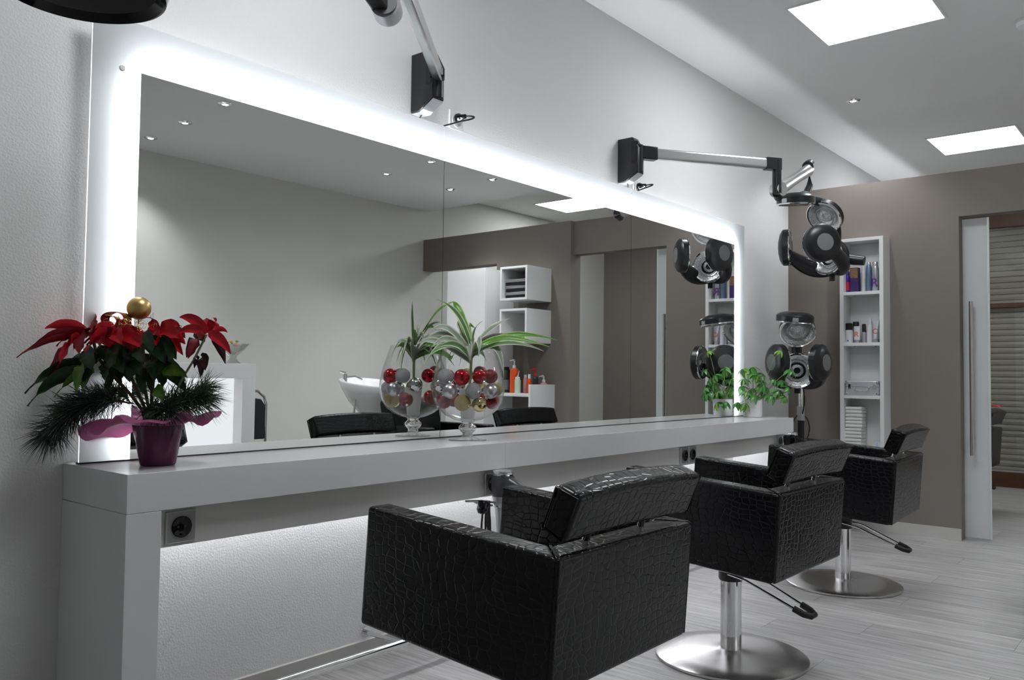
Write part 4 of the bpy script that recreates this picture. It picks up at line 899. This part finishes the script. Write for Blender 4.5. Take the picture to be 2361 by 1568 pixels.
# ---------------------------------------------------------------- wall shelf with products
SFX = 5.93; SY0, SY1 = -0.716, -0.426; SZ = [0.560, 0.928, 1.290, 1.642, 2.013]; SB = 0.20
sh = thing('wall_shelf', 'tall narrow white open shelf on the taupe wall', 'shelf', (SFX, SY0, SB))
bx_ = XF - SFX - .0006
for y0 in (0, SY1 - SY0 - .026): obj('side_panel', MB().box(0, bx_, y0, y0 + .026, 0, SZ[4] - SB), M_WSATIN, sh, bevel=0.001)
obj('back_board', MB().box(bx_ - .006, bx_, .026, SY1 - SY0 - .026, 0, SZ[4] - SB), M_WSATIN, sh)
for z in [SB] + SZ:
    z1 = z - SB; z1 = max(z1, .022); z1 = min(z1, SZ[4] - SB)
    obj('shelf_board', MB().box(0.001, bx_ - .006, .0262, SY1 - SY0 - .0262, z1 - .022, z1), M_WSATIN, sh, bevel=0.001)
for z in SZ[1:4]:
    for y in (.06, .20): obj('shelf_pin', MB().lathe([(0.005, 0), (0.006, .006)], 10, Matrix.Translation((.03, y, z - SB - .0285))), M_STEEL, sh)
def text_part(root, body, size, loc, rot, material, ext=0.0012):
    cu = bpy.data.curves.new('lettering', 'FONT'); cu.body = body; cu.size = size; cu.extrude = ext; cu.align_x = 'CENTER'; cu.align_y = 'CENTER'
    cu.materials.append(material)
    q = bpy.data.objects.new('lettering_source', cu); me = bpy.data.meshes.new_from_object(q); bpy.data.objects.remove(q)
    if not me.materials: me.materials.append(material)
    o = bpy.data.objects.new('lettering', me); COL.objects.link(o); o.parent = root; o.location = loc; o.rotation_euler = rot
    return o
FACE = (R(90), 0, R(-90))   # lettering that faces -x
M_PURP = mat('purple_print', hexc('5b2a8a'), 0.4); M_ORNG = mat('orange_print', hexc('e04a1c'), 0.4)
def mcol(nm, h, ro=0.35, me=0.0): return mat(nm, hexc(h), ro, me, var=0.02)
G1 = 'hair products on the white wall shelf'
def can(x, y, z, r, h, label, body, capm, caph=.03, capr=.8, letters=None, lm=None, ls=.03, name='spray_can', cat='spray can', band=None):
    t = thing(name, label, cat, (x, y, z + .0006), 0, G1)
    obj('body', MB().lathe([(r * .94, 0), (r, .003), (r, h - caph - .012), (r * .82, h - caph)], 28), body, t, smooth=True)
    obj('cap', MB().lathe([(r * capr, h - caph + .0004), (r * capr, h - .004), (r * capr * .85, h)], 24), capm, t, smooth=True)
    if band: obj('label_band', MB().lathe([(r + .0006, h * .12), (r + .0006, h * .50)], 28, cap0=False, cap1=False), band, t, smooth=True)
    if letters: text_part(t, letters, ls, (-r - .0008, 0, h * .27), FACE, lm)
    return t
def tube_pack(x, y, z, r, h, label, body, capm, letters, lm):
    t = thing('cream_tube', label, 'tube', (x, y, z + .0006), 0, G1)
    obj('cap', MB().lathe([(r * .8, 0), (r * .82, h * .16)], 24), capm, t, smooth=True)
    mb = MB(); vs = []; fs = []; n = 24
    for j in range(7):
        q = j / 6; zz = h * (.165 + .835 * q)
        for k in range(n):
            a = 2 * PI * k / n; vs.append((r * math.cos(a) * (1 - .9 * q), r * math.sin(a) * (1 + .15 * q), zz))
    for j in range(6):
        for k in range(n): fs.append((j * n + k, j * n + (k + 1) % n, (j + 1) * n + (k + 1) % n, (j + 1) * n + k))
    fs += [tuple(range(n))[::-1], tuple(6 * n + k for k in range(n))]
    mb.add(vs, fs); obj('body', mb, body, t, smooth=True)
    text_part(t, letters, .05, (-r * .62, 0, h * .5), (R(90 - 14), 0, R(-90)), lm, .003)
    return t
z1 = SZ[3]; yy = lambda px: -.429 - (px - 1945) * .00289
VI, SV, BLU, WHT, BLK = mcol('violet_can', '4a2f9a', .3, .2), mcol('silver_can', 'b4b4ba', .3, .6), mcol('blue_can', '6f86a4', .3, .5), mcol('white_bottle', 'dcdce0', .35), mcol('black_cap', '18181a', .35)
can(6.0, yy(1955), z1, .0175, .150, 'violet aerosol can with red print at the left of the top shelf', VI, VI, band=mcol('red_print', 'c4304a'))
bxp = thing('product_box', 'dark purple carton with brown pattern on the top shelf', 'box', (6.0, yy(1973), z1 + .0006), 0, G1)
obj('carton', MB().box(-.025, .025, -.027, .027, 0, .172), mcol('dark_violet_carton', '3a2560', .5), bxp, bevel=.001)
obj('print_panel', MB().box(-.0258, -.0252, -.024, .024, .10, .168), mat('brown_print', (0.25, 0.13, 0.06), 0.5, var=0.7, vscale=120), bxp)
can(6.02, yy(1990.5), z1, .0155, .185, 'plain white slim bottle on the top shelf', WHT, WHT)
can(6.0, yy(2004.5), z1, .0185, .205, 'tall blue-grey spray can on the top shelf', BLU, SV, caph=.022)
can(5.995, yy(2020), z1, .0215, .205, 'tall silver spray can with purple letter on the top shelf', SV, SV, letters='R', lm=M_PURP, ls=.085)
z2 = SZ[2]
can(5.985, yy(1960), z2, .0275, .138, 'white round bottle with black cap and blue mark, second shelf', WHT, BLK, caph=.048, capr=.85, name='bottle', cat='bottle', letters='.', lm=mcol('blue_print', '3060c0'), ls=.09)
can(6.04, yy(1970), z2, .0235, .150, 'white bottle with black cap at the back of the second shelf', WHT, BLK, caph=.04, capr=.85, name='bottle', cat='bottle')
tube_pack(5.975, yy(1979.5), z2, .0195, .115, 'small white tube with orange letter on the second shelf', WHT, SV, 'R', M_ORNG)
can(5.99, yy(1994), z2, .0135, .130, 'thin silver bottle with tall black cap on the second shelf', SV, BLK, caph=.055, capr=.95, name='bottle', cat='bottle')
can(6.0, yy(2006.5), z2, .0215, .168, 'tall white spray bottle on the second shelf', WHT, WHT, caph=.045, capr=.55, name='spray_bottle', cat='bottle')
tube_pack(5.985, yy(2021), z2, .0225, .150, 'large silver tube with orange letter at the right of the second shelf', SV, SV, 'C', M_ORNG)
cs = thing('aluminium_case', 'small silver aluminium case with handle on the third shelf', 'case', (5.995, -.569, SZ[1] + .0006))
obj('shell', MB().box(-.05, .06, -.112, .112, 0, .098), mat('case_aluminium', (0.62, 0.62, 0.66), 0.38, 0.5, var=.04), cs, bevel=.004)
obj('lid_seam', MB().box(-.0508, -.0495, -.110, .110, .058, .061), M_STEEL, cs)
for y in (-.103, .103):
    for z in (.010, .088): obj('corner', MB().lathe([(.001, -.016), (.009, -.013), (.0125, -.004), (.0125, .008)], 14, Matrix.Translation((-.045, y, z)) @ zrot((1, 0, 0)).to_matrix().to_4x4(), cap0=False), M_CHROME, cs, smooth=True)
for y in (-.082, .082): obj('latch', MB().box(-.056, -.0503, y - .010, y + .010, .042, .078), M_CHROME, cs, bevel=.002)
obj('handle', MB().tube([(-.051, -.048, .06), (-.066, -.046, .055), (-.070, -.040, .032), (-.070, .040, .032), (-.066, .046, .055), (-.051, .048, .06)], .004, 10), M_CHROME, cs, smooth=True)
def towel(x, y, z, w, d, h, label, m, group, name='folded_towel', rz=0.0):
    t = thing(name, label, 'towel', (x, y, z + .0006), rz, group)
    n = 3; hh = h / n
    for k in range(n):
        mb = MB(); f = random.uniform(.95, 1.0)
        mb.prism([(-d / 2, k * hh + hh * .3), (-d / 2 + .004, k * hh + .0006), (d / 2 * f - .006, k * hh + .0006), (d / 2 * f, k * hh + hh * .5), (d / 2 * f - .006, (k + 1) * hh - .0006), (-d / 2 + .004, (k + 1) * hh - .0006), (-d / 2, k * hh + hh * .7)], -w / 2, w / 2, 'y')
        obj('fold', mb, m, t, bevel=.003)
    return t
for k, w_ in enumerate(('lowest', 'second lowest', 'third', 'topmost')):
    towel(6.0, -.505 + k * -.002, SZ[0] + k * .0725,   .112, .10, .071, f'folded white towel, {w_} of the stack in the wall shelf', M_TOWEL, 'white towels in the wall shelf', rz=random.uniform(-.05, .05))
wb = thing('small_box', 'small white box with blue stripe at the bottom right of the wall shelf', 'box', (5.985, -.665, SZ[0] + .0006))
obj('carton', MB().box(-.02, .02, -.018, .018, 0, .055), WHT, wb, bevel=.001); obj('stripe', MB().box(-.0208, -.0201, -.0, .008, .002, .05), mcol('pale_blue_print', 'a8c4e0'), wb)

# ---------------------------------------------------------------- what the mirror shows: cabinet corner
BXX = XF - .0506
cbn = thing('tall_cabinet', 'tall plain white cabinet seen in the mirror beside the cube shelves', 'cabinet', (5.63, -3.212, 0))
obj('carcass', MB().box(.02, BXX - 5.63, 0, .478, 0.0, 2.0), M_WSATIN, cbn, bevel=.001)
obj('door', MB().box(0, .0195, .001, .477, .05, 1.999), M_WSATIN, cbn, bevel=.001)
obj('plinth', MB().box(.03, .3, .01, .468, 0.0, .048), M_GREYP, cbn)
def cube(z, label):
    t = thing('cube_shelf', label, 'shelf', (5.68, -2.603, z), 0, 'white cube shelves seen in the mirror')
    dx, dy, hz, k = BXX - 5.68, .311, .302, .02
    obj('panel', MB().box(0, dx, 0, k, 0, hz), M_WSATIN, t, bevel=.001); obj('panel', MB().box(0, dx, dy - k, dy, 0, hz), M_WSATIN, t, bevel=.001)
    obj('panel', MB().box(0, dx, k, dy - k, 0, k), M_WSATIN, t, bevel=.001); obj('panel', MB().box(0, dx, k, dy - k, hz - k, hz), M_WSATIN, t, bevel=.001)
    obj('back_board', MB().box(dx - .006, dx, k, dy - k, k, hz - k), M_WSATIN, t)
cube(1.700, 'white open cube shelf holding dark towels, seen in the mirror')
cube(1.322, 'empty white open cube shelf below the towel one, seen in the mirror')
for k, w_ in enumerate(('lowest', 'second', 'third', 'fourth', 'fifth', 'topmost')):
    towel(5.84, -2.45, 1.7205 + k * .0285, .235, .25, .027, f'folded {"black" if k % 2 == 0 else "grey-white"} towel, {w_} of the pile in the cube shelf', M_DTOWEL if k % 2 == 0 else mat('grey_towelling', (0.35, 0.35, 0.36), .95, bump=.6, bscale=500), 'towels in the cube shelf', rz=random.uniform(-.06, .06))
cns = thing('wall_console', 'low white wall console with bottles, seen in the mirror', 'shelf', (5.68, -2.728, .45))
obj('shelf_board', MB().box(.02, BXX - 5.68, 0, .4655, .398, .424), M_WSATIN, cns, bevel=.001)
obj('side_panel', MB().box(0, BXX - 5.68, .466, .486, 0, .506), M_WHITE, cns, bevel=.001)
obj('lower_board', MB().box(.02, BXX - 5.68, 0, .4655, 0, .022), M_WSATIN, cns, bevel=.001)
zc_ = .8745
G2 = 'bottles on the white console seen in the mirror'
def pump(x, y, r, h, label, body, head_m, ph=.06, name='pump_bottle', flip=-1):
    t = thing(name, label, 'bottle', (x, y, zc_), 0, G2)
    obj('body', MB().lathe([(r * .95, 0), (r, .004), (r, h - .03), (r * .9, h - .012), (r * .45, h)], 28), body, t, smooth=True)
    p = obj('pump_collar', MB().lathe([(r * .42, h + .0004), (r * .42, h + .022), (r * .2, h + .028), (r * .2, h + ph)], 20), head_m, t, smooth=True)
    obj('spout', MB().tube([(0, 0, h + ph), (0, flip * .012, h + ph + .008), (0, flip * .055, h + ph)], [.011, .009, .005], 12), head_m, p, smooth=True)
    return t
ORB, GRNB, DRK, REDP, PNK = mcol('orange_bottle', 'e0561e', .3), mcol('pale_green_bottle', 'c3d6bd', .3), mcol('charcoal_bottle', '2c2c30', .3), mcol('red_pump', 'c02220', .3), mcol('pink_label', 'd89a9a', .4)
G1_ = G1; G1 = G2
can(5.85, -2.665, zc_, .034, .235, 'black bottle with grey label behind the goblet, on the console', DRK, BLK, caph=.03, capr=.9, name='bottle', cat='bottle', band=mcol('grey_label', '77777c'))
can(5.93, -2.700, zc_, .022, .21, 'slim black bottle at the back of the console', BLK, BLK, caph=.03, capr=.9, name='bottle', cat='bottle')
pump(5.84, -2.555, .041, .225, 'large orange bottle with white pump on the console', ORB, WHT, .065)
ab = can(5.79, -2.475, zc_, .0275, .145, 'pale green applicator bottle with slanted nozzle on the console', GRNB, WHT, caph=.02, capr=.8, name='applicator_bottle', cat='bottle')
obj('nozzle', MB().tube([(0, 0, .145), (0, .006, .165), (0, .018, .198)], [.008, .005, .0025], 12), WHT, ab, smooth=True)
can(5.93, -2.500, zc_, .020, .165, 'slim pink and white bottle behind the applicator', PNK, WHT, caph=.03, capr=.7, name='bottle', cat='bottle')
sb = can(5.87, -2.405, zc_, .021, .170, 'small orange spray bottle with clear cap on the console', ORB, WHT, caph=.04, capr=.6, name='spray_bottle', cat='bottle')
pump(5.88, -2.345, .027, .155, 'charcoal bottle with red pump on the console', DRK, REDP, .055)
pump(5.97, -2.320, .036, .098, 'low pink bottle with white pump on the console', PNK, WHT, .05)
G1 = G1_

# ---------------------------------------------------------------- what the mirror shows: wash basin, desk, chair
bs = thing('wash_basin', 'white ceramic hair wash basin seen in the mirror', 'basin', (4.42, -2.82, 0))
mb = MB(); n = 40; vs = []; fs = []
pr = [(.09, .70), (.13, .74), (.20, .82), (.255, .90), (.275, .955), (.272, .968), (.255, .966), (.235, .94), (.17, .86), (.09, .83), (.001, .825)]
for r, z in pr:
    for k in range(n):
        a = 2 * PI * k / n; zz = z + (0.035 * math.sin(a) * -1 if r > .2 else 0); vs.append((r * math.cos(a), r * 1.05 * math.sin(a), zz))
for j in range(len(pr) - 1):
    for k in range(n): fs.append((j * n + k, j * n + (k + 1) % n, (j + 1) * n + (k + 1) % n, (j + 1) * n + k))
mb.add(vs, fs); obj('bowl', mb, M_CERAMIC, bs, smooth='all')
obj('pedestal', MB().lathe([(.16, 0), (.15, .02), (.075, .10), (.07, .60), (.095, .72)], 32), M_CERAMIC, bs, smooth=True)
tp = obj('tap', MB().tube([(-.16, -.17, .93), (-.16, -.17, 1.03)], .018, 16).tube([(-.16, -.17, 1.0), (-.10, -.12, 1.01), (-.06, -.08, .985)], .010, 12), M_CHROME, bs, smooth=True)
obj('lever', MB().tube([(-.16, -.17, 1.035), (-.21, -.18, 1.05)], [.014, .006], 12), M_CHROME, tp, smooth=True)
obj('shower_hose', MB().tube(bez((-.20, .02, .88), (-.24, .0, .6), (-.22, .05, .4), (-.15, .0, .25), 12), .008, 8), M_STEEL, bs, smooth=True)
wc = thing('wash_chair', 'black leather wash chair in front of the basin, seen in the mirror', 'chair', (4.50, -2.18, 0))
obj('backrest', MB().prism([(-.30, .45), (-.20, .43), (-.26, .84), (-.33, .86), (-.37, .82)], -.27, .27), M_LEATHER, wc, bevel=.02, seg=3)
obj('seat', MB().box(-.27, .27, -.25, .30, .36, .48), M_LEATHER, wc, bevel=.025, seg=3)
for s_ in (-1, 1): obj('armrest', MB().box(min(s_ * .28, s_ * .36), max(s_ * .28, s_ * .36), -.30, .25, .30, .66), M_LEATHER, wc, bevel=.015, seg=3)
obj('base', MB().box(-.25, .25, -.22, .24, 0, .355), M_BLACK, wc, bevel=.01)
dk = thing('reception_desk', 'white reception desk with a backlit recess, seen in the mirror', 'desk', (2.30, -2.80, 0))
DW, DH = 1.025, 1.095
obj('top', MB().box(0, DW, -.5, 0, DH - .10, DH), M_WSATIN, dk, bevel=.001)
for x0 in (0, DW - .10): obj('side', MB().box(x0, x0 + .10, -.5, 0, 0, DH - .1005), M_WSATIN, dk, bevel=.001)
obj('plinth', MB().box(.1005, DW - .1005, -.5, 0, 0, .12), M_WSATIN, dk, bevel=.001)
obj('light_panel', MB().box(.1005, DW - .1005, -.115, -.105, .1205, DH - .101), M_DESKL, dk)
M_CUT = thin_glass('cut_glass', (0.80, 0.81, 0.80), 1.5, 3.0)
cd = thing('candy_dish', 'cut-glass footed candy dish on the reception desk', 'dish', (3.27, -3.0, DH + .0006))
obj('dish', MB().lathe([(.052, 0), (.054, .006), (.035, .02), (.022, .04), (.026, .052), (.075, .095), (.118, .140), (.114, .141), (.07, .101), (.001, .062)], 12, cap1=False), M_CUT, cd)
CC = [mcol('candy_red', 'c02a30'), mcol('candy_green', '5a9a4a'), mcol('candy_orange', 'e08a2a'), mcol('candy_pink', 'e0a0a8')]
for k in range(8):
    a = k * 2.4; rr = .024 * math.sqrt(k + .5)
    sw = thing('candy', ('red', 'green', 'orange', 'pink')[k % 4] + (' wrapped sweet in the middle of the glass candy dish' if k < 4 else ' wrapped sweet near the rim of the glass candy dish'), 'candy', (3.27 + rr * math.cos(a), -3.0 + rr * math.sin(a), DH + .118 + .010 * (k % 3) + rr * .25), a, 'sweets in the candy dish')
    obj('sweet', MB().tube([(-.014, 0, .008), (-.010, 0, .008), (-.007, 0, .008), (.007, 0, .008), (.010, 0, .008), (.014, 0, .008)], [.006, .002, .008, .008, .002, .006], 10), CC[k % 4], sw, smooth=True)
vc = thing('visitor_chair', 'black chair with chrome hooped frame behind the desk, seen in the mirror', 'chair', (3.73, -3.62, 0), 0)
obj('frame', MB().tube([(.22, .02, 0), (.22, .02, .78), (.20, .02, .84), (.14, .02, .885), (0, .02, .90), (-.14, .02, .885), (-.20, .02, .84), (-.22, .02, .78), (-.22, .02, 0)], .0125, 12), M_CHROME, vc, smooth=True)
obj('backrest', MB().prism([(-.205, .50), (.205, .50), (.205, .77), (.17, .82), (0, .845), (-.17, .82), (-.205, .77)], .005, .035, 'y'), mat('black_fabric', (0.012, 0.013, 0.016), .8), vc, bevel=.008)
obj('seat', MB().box(-.22, .22, .03, .46, .42, .48), MATS['black_fabric'], vc, bevel=.02, seg=3)
for s_ in (-1, 1): obj('front_leg', MB().tube([(s_ * .2, .43, 0), (s_ * .2, .43, .42)], .0125, 12), M_CHROME, vc, smooth=True)
nt_ = thing('wall_notice', 'small framed white notice with purple print behind the poinsettia', 'notice', (3.32, YO + .001, 1.335))
obj('paper', MB().box(-.075, .075, 0, .004, -.06, .06), WHT, nt_); obj('frame', MB().box(-.08, .08, 0, .006, .058, .064).box(-.08, .08, 0, .006, -.064, -.058).box(-.08, -.075, 0, .006, -.058, .058).box(.075, .08, 0, .006, -.058, .058), M_GREYP, nt_)
obj('print', MB().box(-.05, .05, .0042, .005, -.045, -.01), M_PURP, nt_)
